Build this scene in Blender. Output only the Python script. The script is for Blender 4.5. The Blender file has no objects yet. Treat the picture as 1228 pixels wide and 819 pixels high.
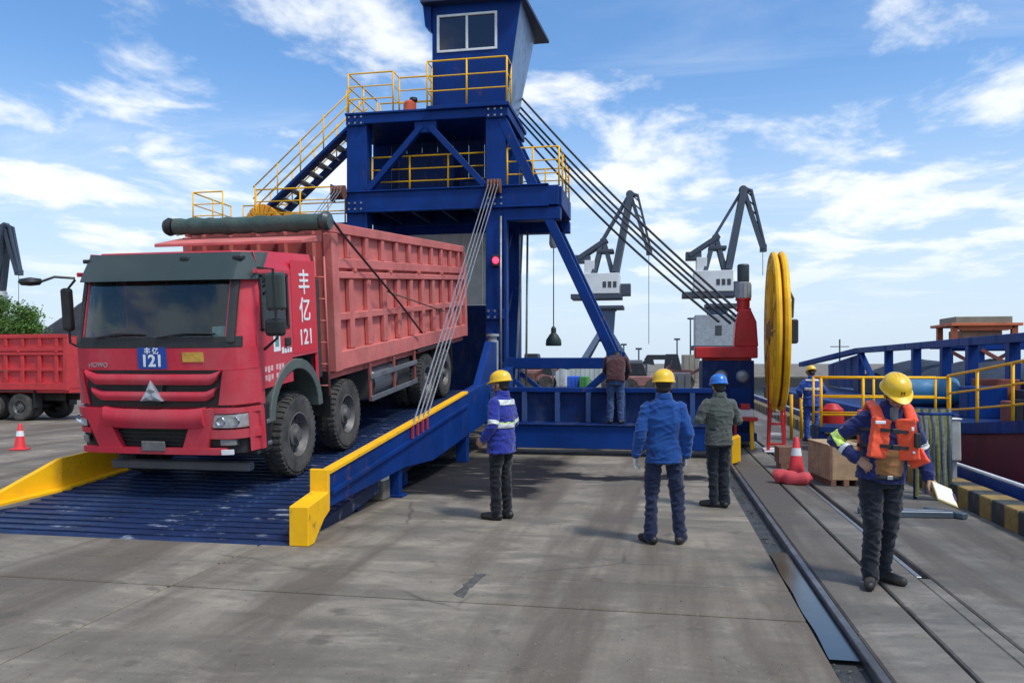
import bpy, bmesh, math, random
from mathutils import Vector, Matrix, Euler, noise as mnoise

random.seed(7)
R = math.radians
scene = bpy.context.scene
COL = scene.collection

# ------------------------------------------------------------------ camera
CAM_H, CAM_YAW, FPX = 1.85, R(10.5), 950.0
cam_data = bpy.data.cameras.new('camera')
cam = bpy.data.objects.new('camera', cam_data)
COL.objects.link(cam)
cam.location = (0, 0, CAM_H)
cam.rotation_euler = (R(90), 0, CAM_YAW)
cam_data.sensor_width = 36.0
cam_data.lens = FPX / 1228.0 * 36.0
cam_data.shift_y = 25.5 / 1228.0
cam_data.clip_start = 0.1
cam_data.clip_end = 6000
scene.camera = cam

# ------------------------------------------------------------------ world / sky
SUN_EL, SUN_AZ = R(58), R(120)          # azimuth from +Y towards +X
w = bpy.data.worlds.new('World')
scene.world = w
w.use_nodes = True
nt = w.node_tree
nt.nodes.clear()
N = nt.nodes.new
L = nt.links.new
out = N('ShaderNodeOutputWorld')
bg = N('ShaderNodeBackground')
bg.inputs['Strength'].default_value = 0.15
L(bg.outputs[0], out.inputs[0])
sky = N('ShaderNodeTexSky')
sky.sky_type = 'NISHITA'
sky.sun_disc = False
sky.sun_elevation = SUN_EL
sky.sun_rotation = SUN_AZ
sky.altitude = 0
sky.air_density = 1.0
sky.dust_density = 1.6
sky.ozone_density = 2.2
tc = N('ShaderNodeTexCoord')
sep = N('ShaderNodeSeparateXYZ')
L(tc.outputs['Generated'], sep.inputs[0])


def wmath(op, a, b=None, clamp=False):
    m = N('ShaderNodeMath')
    m.operation = op
    m.use_clamp = clamp
    for i, v in enumerate((a, b)):
        if v is None:
            continue
        if isinstance(v, (int, float)):
            m.inputs[i].default_value = v
        else:
            L(v, m.inputs[i])
    return m.outputs[0]


zpos = wmath('MAXIMUM', sep.outputs['Z'], 0.0)
zz = wmath('ADD', zpos, 0.10)
comb = N('ShaderNodeCombineXYZ')
L(wmath('DIVIDE', sep.outputs['X'], zz), comb.inputs[0])
L(wmath('DIVIDE', sep.outputs['Y'], zz), comb.inputs[1])


def wnoise(scale, detail, rough, dist, offs, sc=(1, 1, 1)):
    mp = N('ShaderNodeMapping')
    mp.inputs['Location'].default_value = offs
    mp.inputs['Scale'].default_value = sc
    L(comb.outputs[0], mp.inputs[0])
    n = N('ShaderNodeTexNoise')
    n.inputs['Scale'].default_value = scale
    n.inputs['Detail'].default_value = detail
    n.inputs['Roughness'].default_value = rough
    n.inputs['Distortion'].default_value = dist
    L(mp.outputs[0], n.inputs['Vector'])
    return n.outputs['Fac']


def wramp(v, a, b):
    m = N('ShaderNodeMapRange')
    m.interpolation_type = 'SMOOTHSTEP'
    m.inputs['From Min'].default_value = a
    m.inputs['From Max'].default_value = b
    L(v, m.inputs['Value'])
    return m.outputs[0]


big = wnoise(0.50, 2.0, 0.5, 0.0, (2.2, 1.4, 0))
fine = wnoise(1.9, 8.0, 0.58, 0.25, (8.3, 3.2, 0), (1.0, 0.85, 1))
wisp = wnoise(0.9, 8.0, 0.60, 0.8, (5.0, 1.0, 0), (0.5, 1.6, 1))
cum = wramp(wmath('ADD', wmath('MULTIPLY', fine, 0.72), wmath('MULTIPLY', big, 0.36)), 0.515, 0.635)
wsp = wmath('MULTIPLY', wramp(wisp, 0.50, 0.78), 0.45)
mask = wmath('MULTIPLY', wmath('MAXIMUM', cum, wsp), wramp(zpos, 0.03, 0.16))
hz = wramp(zpos, 0.36, 0.04)            # pale band towards the horizon, all round
mask = wmath('MULTIPLY', mask, 0.9)


def wmix(fac, a, b):
    m = N('ShaderNodeMix')
    m.data_type = 'RGBA'
    if isinstance(fac, (int, float)):
        m.inputs[0].default_value = fac
    else:
        L(fac, m.inputs[0])
    for i, v in ((6, a), (7, b)):
        if isinstance(v, tuple):
            m.inputs[i].default_value = v
        else:
            L(v, m.inputs[i])
    return m.outputs[2]


tint = N('ShaderNodeMix')
tint.data_type = 'RGBA'
tint.blend_type = 'MULTIPLY'
tint.inputs[0].default_value = 1.0
L(sky.outputs[0], tint.inputs[6])
tint.inputs[7].default_value = (0.66, 0.92, 1.12, 1)   # clear, rain-washed blue
base = wmix(wmath('MULTIPLY', hz, 0.86), tint.outputs[2], (3.9, 4.6, 5.4, 1))
skycol = wmix(mask, base, (5.6, 5.8, 6.0, 1))
L(skycol, bg.inputs['Color'])

# ------------------------------------------------------------------ sun, exposure
sd = bpy.data.lights.new('sun', 'SUN')
sd.energy = 2.1
sd.angle = R(8)
sd.color = (1.0, 0.955, 0.88)
sun = bpy.data.objects.new('sun', sd)
COL.objects.link(sun)
sdir = Vector((math.sin(SUN_AZ) * math.cos(SUN_EL), math.cos(SUN_AZ) * math.cos(SUN_EL), math.sin(SUN_EL)))
sun.rotation_euler = sdir.to_track_quat('Z', 'Y').to_euler()
sun.location = (0, 30, 60)
scene.view_settings.view_transform = 'Standard'
scene.view_settings.look = 'None'
scene.view_settings.exposure = 0.33
scene.view_settings.gamma = 1.0
scene.render.engine = 'CYCLES'
scene.cycles.use_denoising = True
scene.cycles.max_bounces = 6
scene.cycles.transparent_max_bounces = 12

# ------------------------------------------------------------------ layout helper
CA, SA = math.cos(CAM_YAW), math.sin(CAM_YAW)


def at(px, py, X=None, Y=None, z=None):
    """world point seen at a photo pixel on the plane X=, Y= or z="""
    c, v = (px - 614) / FPX, (435 - py) / FPX
    d = Vector((c * CA - SA, c * SA + CA, v))
    if z is not None:
        t = (z - CAM_H) / d.z
    elif Y is not None:
        t = Y / d.y
    else:
        t = X / d.x
    return Vector((0, 0, CAM_H)) + d * t


# ------------------------------------------------------------------ materials
MATS = {}


def mat(name, col, rough=0.55, metal=0.0, var=0.18, scale=2.5, dirt=0.0, dirtcol=(0.12, 0.10, 0.08),
        dscale=1.6, stretch=(1, 1, 1), bump=0.0, bscale=60, coat=0.0, sheen=0.0, emit=None, estr=0.0, spec=0.5, dlo=0.5, dhi=0.72, rust=0.0, rustcol=(0.13, 0.055, 0.03), rscale=5.0):
    if name in MATS:
        return MATS[name]
    m = bpy.data.materials.new(name)
    m.use_nodes = True
    t = m.node_tree
    b = t.nodes['Principled BSDF']
    n, l = t.nodes.new, t.links.new
    co = n('ShaderNodeTexCoord').outputs['Object']
    b.inputs['Roughness'].default_value = rough
    b.inputs['Metallic'].default_value = metal
    b.inputs['Coat Weight'].default_value = coat
    b.inputs['Coat Roughness'].default_value = 0.15
    b.inputs['Sheen Weight'].default_value = sheen
    b.inputs['Specular IOR Level'].default_value = spec

    def noise(sc, det=5.0, ro=0.6, st=(1, 1, 1), off=(0, 0, 0)):
        mp = n('ShaderNodeMapping')
        mp.inputs['Scale'].default_value = st
        mp.inputs['Location'].default_value = off
        l(co, mp.inputs[0])
        x = n('ShaderNodeTexNoise')
        x.inputs['Scale'].default_value = sc
        x.inputs['Detail'].default_value = det
        x.inputs['Roughness'].default_value = ro
        l(mp.outputs[0], x.inputs['Vector'])
        return x.outputs['Fac']

    def rng(v, a, c, lo=0.0, hi=1.0):
        r = n('ShaderNodeMapRange')
        r.inputs['From Min'].default_value = a
        r.inputs['From Max'].default_value = c
        r.inputs['To Min'].default_value = lo
        r.inputs['To Max'].default_value = hi
        l(v, r.inputs['Value'])
        return r.outputs[0]

    def mix(f, a, c):
        x = n('ShaderNodeMix')
        x.data_type = 'RGBA'
        if isinstance(f, float):
            x.inputs[0].default_value = f
        else:
            l(f, x.inputs[0])
        for i, v in ((6, a), (7, c)):
            if isinstance(v, tuple):
                x.inputs[i].default_value = v
            else:
                l(v, x.inputs[i])
        return x.outputs[2]

    lo = tuple(max(0.0, c * (1 - var)) for c in col) + (1,)
    hi = tuple(min(0.95, c * (1 + var)) for c in col) + (1,)
    c = mix(rng(noise(scale), 0.3, 0.7), lo, hi)
    if dirt > 0:
        d1 = noise(dscale, 7.0, 0.68, stretch, (3, 1, 5))
        f = rng(d1, dlo, dhi, 0.0, dirt)
        c = mix(f, c, tuple(dirtcol) + (1,))
        rr = rng(d1, dlo, dhi, rough, min(1.0, rough + 0.35))
        l(rr, b.inputs['Roughness'])
    if rust > 0:      # chips and runs of rust
        r1 = noise(rscale, 8.0, 0.72, (1, 1, 0.45), (9, 2, 7))
        r2 = noise(0.7, 3.0, 0.5, (1, 1, 1), (1, 8, 2))
        mu = n('ShaderNodeMath')
        mu.operation = 'MULTIPLY'
        l(rng(r1, 0.60, 0.68, 0.0, rust), mu.inputs[0])
        l(rng(r2, 0.42, 0.62), mu.inputs[1])
        mu.use_clamp = True
        c = mix(mu.outputs[0], c, tuple(rustcol) + (1,))
    l(c, b.inputs['Base Color'])
    if bump > 0:
        bp = n('ShaderNodeBump')
        bp.inputs['Strength'].default_value = bump
        bp.inputs['Distance'].default_value = 0.02
        l(noise(bscale, 4.0), bp.inputs['Height'])
        l(bp.outputs[0], b.inputs['Normal'])
    if emit:
        b.inputs['Emission Color'].default_value = tuple(emit) + (1,)
        b.inputs['Emission Strength'].default_value = estr
    MATS[name] = m
    return m


def glassmat(name, tint=(0.55, 0.62, 0.62), refl=0.10, rough=0.03):
    m = bpy.data.materials.new(name)
    m.use_nodes = True
    t = m.node_tree
    t.nodes.clear()
    n, l = t.nodes.new, t.links.new
    o = n('ShaderNodeOutputMaterial')
    tr = n('ShaderNodeBsdfTransparent')
    tr.inputs[0].default_value = tint + (1,)
    gl = n('ShaderNodeBsdfGlossy')
    gl.inputs['Roughness'].default_value = rough
    gl.inputs[0].default_value = (0.9, 0.95, 1, 1)
    fr = n('ShaderNodeFresnel')
    fr.inputs[0].default_value = 1.28
    ad = n('ShaderNodeMath')
    ad.operation = 'ADD'
    ad.inputs[1].default_value = refl
    ad.use_clamp = True
    l(fr.outputs[0], ad.inputs[0])
    mx = n('ShaderNodeMixShader')
    l(ad.outputs[0], mx.inputs[0])
    l(tr.outputs[0], mx.inputs[1])
    l(gl.outputs[0], mx.inputs[2])
    l(mx.outputs[0], o.inputs[0])
    MATS[name] = m
    return m


BLUE = mat('tower_blue_paint', (0.0020, 0.031, 0.172), 0.5, var=0.25, scale=1.3, dirt=0.22, dirtcol=(0.03, 0.05, 0.10), dscale=1.2, stretch=(1.5, 1.5, 0.35), bump=0.05, bscale=25, spec=0.16, rust=0.95, rscale=3.5)
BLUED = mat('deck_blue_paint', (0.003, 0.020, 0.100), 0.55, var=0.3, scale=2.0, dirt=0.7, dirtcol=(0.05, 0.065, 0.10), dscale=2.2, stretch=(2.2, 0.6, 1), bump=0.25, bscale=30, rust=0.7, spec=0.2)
YEL = mat('safety_yellow_paint', (0.93, 0.47, 0.008), 0.5, spec=0.25, var=0.10, dirt=0.28, dirtcol=(0.24, 0.15, 0.06), dscale=3.5, rust=0.7, rscale=7)
REDC = mat('cab_red_paint', (0.58, 0.030, 0.055), 0.40, spec=0.3, var=0.10, scale=1.2, dirt=0.5, dirtcol=(0.48, 0.17, 0.17), dscale=1.6, stretch=(1, 1, 0.6), coat=0.12, dlo=0.42, dhi=0.78)
REDB = mat('faded_bed_red_paint', (0.57, 0.158, 0.142), 0.72, spec=0.2, var=0.22, scale=1.6, dirt=0.7, dirtcol=(0.34, 0.17, 0.145), dscale=1.5, stretch=(1.2, 1.2, 0.5), bump=0.2, bscale=14, rust=0.9, rscale=3.5, rustcol=(0.15, 0.07, 0.05))
REDG = mat('machine_red_paint', (0.52, 0.012, 0.014), 0.4, var=0.15, dirt=0.35, dirtcol=(0.15, 0.03, 0.03), dscale=2, rust=0.6)
BLK = mat('black_plastic', (0.014, 0.015, 0.016), 0.5, var=0.25, dirt=0.4, dirtcol=(0.07, 0.065, 0.06), dscale=3)
VISOR = mat('visor_green_grey', (0.035, 0.050, 0.045), 0.35, var=0.15, coat=0.2)
TARP = mat('tarp_green', (0.035, 0.075, 0.065), 0.75, var=0.3, scale=4, dirt=0.4, dirtcol=(0.12, 0.12, 0.10), bump=0.5, bscale=18)
RUB = mat('tyre_rubber', (0.030, 0.029, 0.028), 0.85, var=0.3, scale=5, dirt=0.85, dirtcol=(0.13, 0.115, 0.10), dscale=3, bump=0.3, bscale=40, dlo=0.42, dhi=0.7)
RIM = mat('wheel_steel', (0.16, 0.15, 0.145), 0.6, metal=0.5, var=0.3, dirt=0.8, dirtcol=(0.10, 0.085, 0.075), dscale=5)
STEEL = mat('grey_steel', (0.28, 0.29, 0.30), 0.45, metal=0.7, var=0.2, dirt=0.5, dirtcol=(0.16, 0.12, 0.09), dscale=4)
ROPE = mat('wire_rope', (0.30, 0.31, 0.33), 0.45, metal=0.5, var=0.3, scale=20)
DARK = mat('dark_cable', (0.018, 0.020, 0.026), 0.55, var=0.3)
CHAS = mat('chassis_grime', (0.032, 0.030, 0.029), 0.75, var=0.4, scale=4, dirt=0.6, dirtcol=(0.10, 0.085, 0.07), dscale=3)
SILVER = mat('emblem_silver', (0.42, 0.43, 0.45), 0.35, metal=0.5, var=0.08)
CHROME = mat('chrome', (0.62, 0.64, 0.66), 0.18, metal=1.0, var=0.06)
LAMP = mat('headlamp_glass', (0.45, 0.46, 0.46), 0.12, metal=0.35, var=0.3, scale=14, coat=1.0)
WHITEP = mat('white_print', (0.80, 0.80, 0.80), 0.5, var=0.05)
GREYP = mat('grey_paint', (0.30, 0.33, 0.36), 0.5, var=0.2, dirt=0.4, dscale=0.5, dirtcol=(0.14, 0.14, 0.14))
PLATE = mat('plate_blue', (0.012, 0.07, 0.36), 0.4, var=0.05)
AMBER = mat('amber_lens', (0.65, 0.27, 0.02), 0.3, var=0.1)
WHITE = mat('white_paint', (0.70, 0.71, 0.70), 0.5, var=0.08, dirt=0.4, dirtcol=(0.35, 0.32, 0.28), dscale=2)
BEIGE = mat('beige_panel', (0.74, 0.73, 0.66), 0.6, var=0.1, dirt=0.3, dirtcol=(0.3, 0.28, 0.24))
ORANGE = mat('orange_paint', (0.80, 0.33, 0.015), 0.5, var=0.12, dirt=0.3, dirtcol=(0.3, 0.13, 0.03))
RUST = mat('rust_red', (0.22, 0.05, 0.035), 0.7, var=0.3, dirt=0.5, dirtcol=(0.10, 0.045, 0.03), bump=0.2, bscale=20)
HULL = mat('hull_maroon', (0.135, 0.016, 0.020), 0.55, var=0.25, scale=1.0, dirt=0.5, dirtcol=(0.06, 0.02, 0.02), dscale=0.8, stretch=(1, 1, 0.25), bump=0.08, bscale=3)
CONE = mat('cone_red', (0.72, 0.035, 0.045), 0.5, var=0.12, dirt=0.3, dirtcol=(0.35, 0.08, 0.07), dscale=6)
SACK = mat('sack_red', (0.55, 0.06, 0.07), 0.8, var=0.2, scale=9, bump=0.6, bscale=25)
WOOD = mat('crate_wood', (0.42, 0.27, 0.15), 0.75, var=0.25, scale=6, dirt=0.35, dirtcol=(0.20, 0.12, 0.07), dscale=3, stretch=(1, 1, 6), bump=0.3, bscale=40)
WOODD = mat('crate_wood_dark', (0.20, 0.10, 0.065), 0.8, var=0.3, scale=6, bump=0.3, bscale=40)
ORANGEB = mat('orange_red_enamel', (0.62, 0.10, 0.03), 0.45, var=0.15)
GLASS = glassmat('windscreen_glass', (0.74, 0.84, 0.84), 0.02)
GLASSB = glassmat('blue_tinted_glass', (0.16, 0.14, 0.48), 0.05)


# ------------------------------------------------------------------ mesh builder
class MB:
    def __init__(self):
        self.bm = bmesh.new()

    def face(self, vs, smooth=False):
        try:
            f = self.bm.faces.new(vs)
            f.smooth = smooth
        except ValueError:
            pass

    def hexa(self, P):
        v = [self.bm.verts.new(p) for p in P]
        for q in ((0, 3, 2, 1), (4, 5, 6, 7), (0, 1, 5, 4), (1, 2, 6, 5), (2, 3, 7, 6), (3, 0, 4, 7)):
            self.face([v[i] for i in q])
        return self

    def box(self, x0, x1, y0, y1, z0, z1):
        return self.hexa([(x0, y0, z0), (x1, y0, z0), (x1, y1, z0), (x0, y1, z0), (x0, y0, z1), (x1, y0, z1), (x1, y1, z1), (x0, y1, z1)])

    def bar(self, a, b, wx, wy, ref=(0, 0, 1)):
        """rectangular bar from a to b; wx along side axis, wy along the other"""
        a, b = Vector(a), Vector(b)
        d = (b - a).normalized()
        r = Vector(ref)
        if abs(d.dot(r)) > 0.97:
            r = Vector((0, 1, 0))
        s = d.cross(r).normalized() * (wx / 2)
        u = s.cross(d).normalized() * (wy / 2)
        return self.hexa([a - s - u, a + s - u, a + s + u, a - s + u, b - s - u, b + s - u, b + s + u, b - s + u])

    def prism(self, poly, axis, c0, c1):
        """poly: 2D points; extruded along axis between c0 and c1. axis 'x': poly=(y,z); 'y': (x,z); 'z': (x,y)"""
        def mk(p, c):
            return {'x': (c, p[0], p[1]), 'y': (p[0], c, p[1]), 'z': (p[0], p[1], c)}[axis]
        a = [self.bm.verts.new(mk(p, c0)) for p in poly]
        b = [self.bm.verts.new(mk(p, c1)) for p in poly]
        n = len(poly)
        self.face(a[::-1])
        self.face(b)
        for i in range(n):
            self.face([a[i], a[(i + 1) % n], b[(i + 1) % n], b[i]])
        return self

    def tube(self, pts, r, seg=8, caps=True, closed=False):
        pts = [Vector(p) for p in pts]
        n = len(pts)
        rs = r if isinstance(r, (list, tuple)) else [r] * n
        rings = []
        prev = None
        for i, p in enumerate(pts):
            if closed:
                d = pts[(i + 1) % n] - pts[i - 1]
            else:
                d = pts[min(i + 1, n - 1)] - pts[max(i - 1, 0)]
            d.normalize()
            if prev is None:
                ref = Vector((0, 0, 1)) if abs(d.z) < 0.9 else Vector((0, 1, 0))
                s = d.cross(ref).normalized()
            else:
                s = (prev - d * prev.dot(d)).normalized()
            prev = s
            u = d.cross(s)
            rings.append([self.bm.verts.new(p + (s * math.cos(k * 2 * math.pi / seg) + u * math.sin(k * 2 * math.pi / seg)) * rs[i]) for k in range(seg)])
        m = n if closed else n - 1
        for i in range(m):
            a, b = rings[i], rings[(i + 1) % n]
            for k in range(seg):
                self.face([a[k], a[(k + 1) % seg], b[(k + 1) % seg], b[k]], True)
        if caps and not closed:
            self.face(rings[0][::-1])
            self.face(rings[-1])
        return self

    def lathe(self, prof, c, axis='z', seg=24, smooth=True, closed=False):
        """prof: (radius, height) list about axis through c"""
        c = Vector(c)
        ax = {'x': (Vector((0, 1, 0)), Vector((0, 0, 1)), Vector((1, 0, 0))), 'y': (Vector((0, 0, 1)), Vector((1, 0, 0)), Vector((0, 1, 0))), 'z': (Vector((1, 0, 0)), Vector((0, 1, 0)), Vector((0, 0, 1)))}[axis]
        rings = []
        for r, h in prof:
            rings.append([self.bm.verts.new(c + ax[2] * h + (ax[0] * math.cos(k * 2 * math.pi / seg) + ax[1] * math.sin(k * 2 * math.pi / seg)) * max(r, 1e-4)) for k in range(seg)])
        m = len(rings) if closed else len(rings) - 1
        for i in range(m):
            a, b = rings[i], rings[(i + 1) % len(rings)]
            for k in range(seg):
                self.face([a[k], a[(k + 1) % seg], b[(k + 1) % seg], b[k]], smooth)
        if not closed:
            self.face(rings[0][::-1])
            self.face(rings[-1])
        return self

    def grid(self, P, nu, nv, thick=None, smooth=True):
        """P(i,j)-> point, i<=nu, j<=nv ; optional thickness vector gives a closed slab"""
        A = [[self.bm.verts.new(P(i / nu, j / nv)) for j in range(nv + 1)] for i in range(nu + 1)]
        for i in range(nu):
            for j in range(nv):
                self.face([A[i][j], A[i + 1][j], A[i + 1][j + 1], A[i][j + 1]], smooth)
        if thick is not None:
            t = Vector(thick)
            B = [[self.bm.verts.new(A[i][j].co + t) for j in range(nv + 1)] for i in range(nu + 1)]
            for i in range(nu):
                for j in range(nv):
                    self.face([B[i][j], B[i][j + 1], B[i + 1][j + 1], B[i + 1][j]], smooth)
            for i in range(nu):
                self.face([A[i][0], B[i][0], B[i + 1][0], A[i + 1][0]])
                self.face([A[i][nv], A[i + 1][nv], B[i + 1][nv], B[i][nv]])
            for j in range(nv):
                self.face([A[0][j], A[0][j + 1], B[0][j + 1], B[0][j]])
                self.face([A[nu][j], B[nu][j], B[nu][j + 1], A[nu][j + 1]])
        return self

    def mesh(self, name, m, bevel=0.0, origin=None, seg=1):
        bm = self.bm
        bmesh.ops.recalc_face_normals(bm, faces=bm.faces)
        if bevel > 0:
            ed = [e for e in bm.edges if len(e.link_faces) == 2 and e.calc_face_angle(0) > 0.6]
            bmesh.ops.bevel(bm, geom=ed, offset=bevel, offset_type='OFFSET', segments=seg, profile=0.5, affect='EDGES', clamp_overlap=True)
        for e in bm.edges:
            if len(e.link_faces) == 2 and e.calc_face_angle(0) > 0.55:
                e.smooth = False
        if origin is not None:
            bmesh.ops.translate(bm, verts=bm.verts, vec=-Vector(origin))
        me = bpy.data.meshes.new(name)
        bm.to_mesh(me)
        bm.free()
        if m:
            me.materials.append(m)
        return me

    def build(self, name, m, parent=None, bevel=0.0, origin=None, seg=1):
        return link(name, self.mesh(name, m, bevel, origin, seg), parent)


def link(name, me, parent=None, loc=None):
    o = bpy.data.objects.new(name, me)
    COL.objects.link(o)
    if parent is not None:
        o.parent = parent
    if loc is not None:
        o.location = loc
    return o


def tag(o, label=None, cat=None, group=None, kind=None):
    if label:
        o['label'] = label
    if cat:
        o['category'] = cat
    if group:
        o['group'] = group
    if kind:
        o['kind'] = kind
    return o


def thing(name, label, cat, loc=(0, 0, 0), rz=0.0, group=None):
    o = bpy.data.objects.new(name, None)
    o.empty_display_size = 0.2
    COL.objects.link(o)
    o.location = loc
    o.rotation_euler = (0, 0, rz)
    return tag(o, label, cat, group)


def holder(name, parent):
    o = bpy.data.objects.new(name, None)
    o.empty_display_size = 0.1
    COL.objects.link(o)
    o.parent = parent
    return o


def copy_tree(o, parent=None):
    c = o.copy()
    COL.objects.link(c)
    c.parent = parent
    for ch in list(o.children):
        copy_tree(ch, c)
    return c


TMP = bpy.data.scenes.new('bake')


def bake(data, mods=()):
    """evaluate a mesh or text datablock with modifiers and return a plain mesh"""
    o = bpy.data.objects.new('bake', data)
    TMP.collection.objects.link(o)
    for typ, kw in mods:
        m = o.modifiers.new(typ, typ)
        for k, v in kw.items():
            setattr(m, k, v)
    with bpy.context.temp_override(scene=TMP, view_layer=TMP.view_layers[0]):
        dg = bpy.context.evaluated_depsgraph_get()
    dg.update()
    ev = o.evaluated_get(dg)
    me = bpy.data.meshes.new_from_object(ev, preserve_all_data_layers=False, depsgraph=dg)
    bpy.data.objects.remove(o)
    return me


def lettering(txt, size, m, parent, M, name='lettering', extrude=0.002, bold=0.0, cx='CENTER'):
    cu = bpy.data.curves.new(name, 'FONT')
    cu.body = txt
    cu.size = size
    cu.align_x = cx
    cu.align_y = 'CENTER'
    cu.extrude = extrude
    cu.offset = bold
    cu.resolution_u = 3
    me = bake(cu)
    bpy.data.curves.remove(cu)
    me.transform(M)
    me.materials.clear()
    me.materials.append(m)
    return link(name, me, parent)


def frameM(origin, xdir, ydir):
    x, y = Vector(xdir).normalized(), Vector(ydir).normalized()
    z = x.cross(y)
    return Matrix(((x.x, y.x, z.x, origin[0]), (x.y, y.y, z.y, origin[1]), (x.z, y.z, z.z, origin[2]), (0, 0, 0, 1)))


def railing(root, pts, h=1.05, rails=(1.0, 0.66, 0.33), r=0.022, spacing=1.1, closed=False, m=None, name='railing', pr=0.024, off=(0, 0, 0)):
    """handrail of single posts and single rails along the floor points"""
    m = m or YEL
    off = Vector(off)
    hd = holder(name, root)
    pts = [Vector(p) - off for p in pts]
    for f in rails:
        mb = MB()
        mb.tube([p + Vector((0, 0, h * f)) for p in pts], r if f == rails[0] else r * 0.8, 6)
        mb.build('rail', m, hd)
    for i in range(len(pts) - 1):
        a, b = pts[i], pts[i + 1]
        n = max(1, round((b - a).length / spacing))
        for k in range(n + 1):
            if k == 0 and i > 0:
                continue
            p = a.lerp(b, k / n)
            MB().tube([p, p + Vector((0, 0, h))], pr, 6).build('post', m, hd)
    return hd


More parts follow.
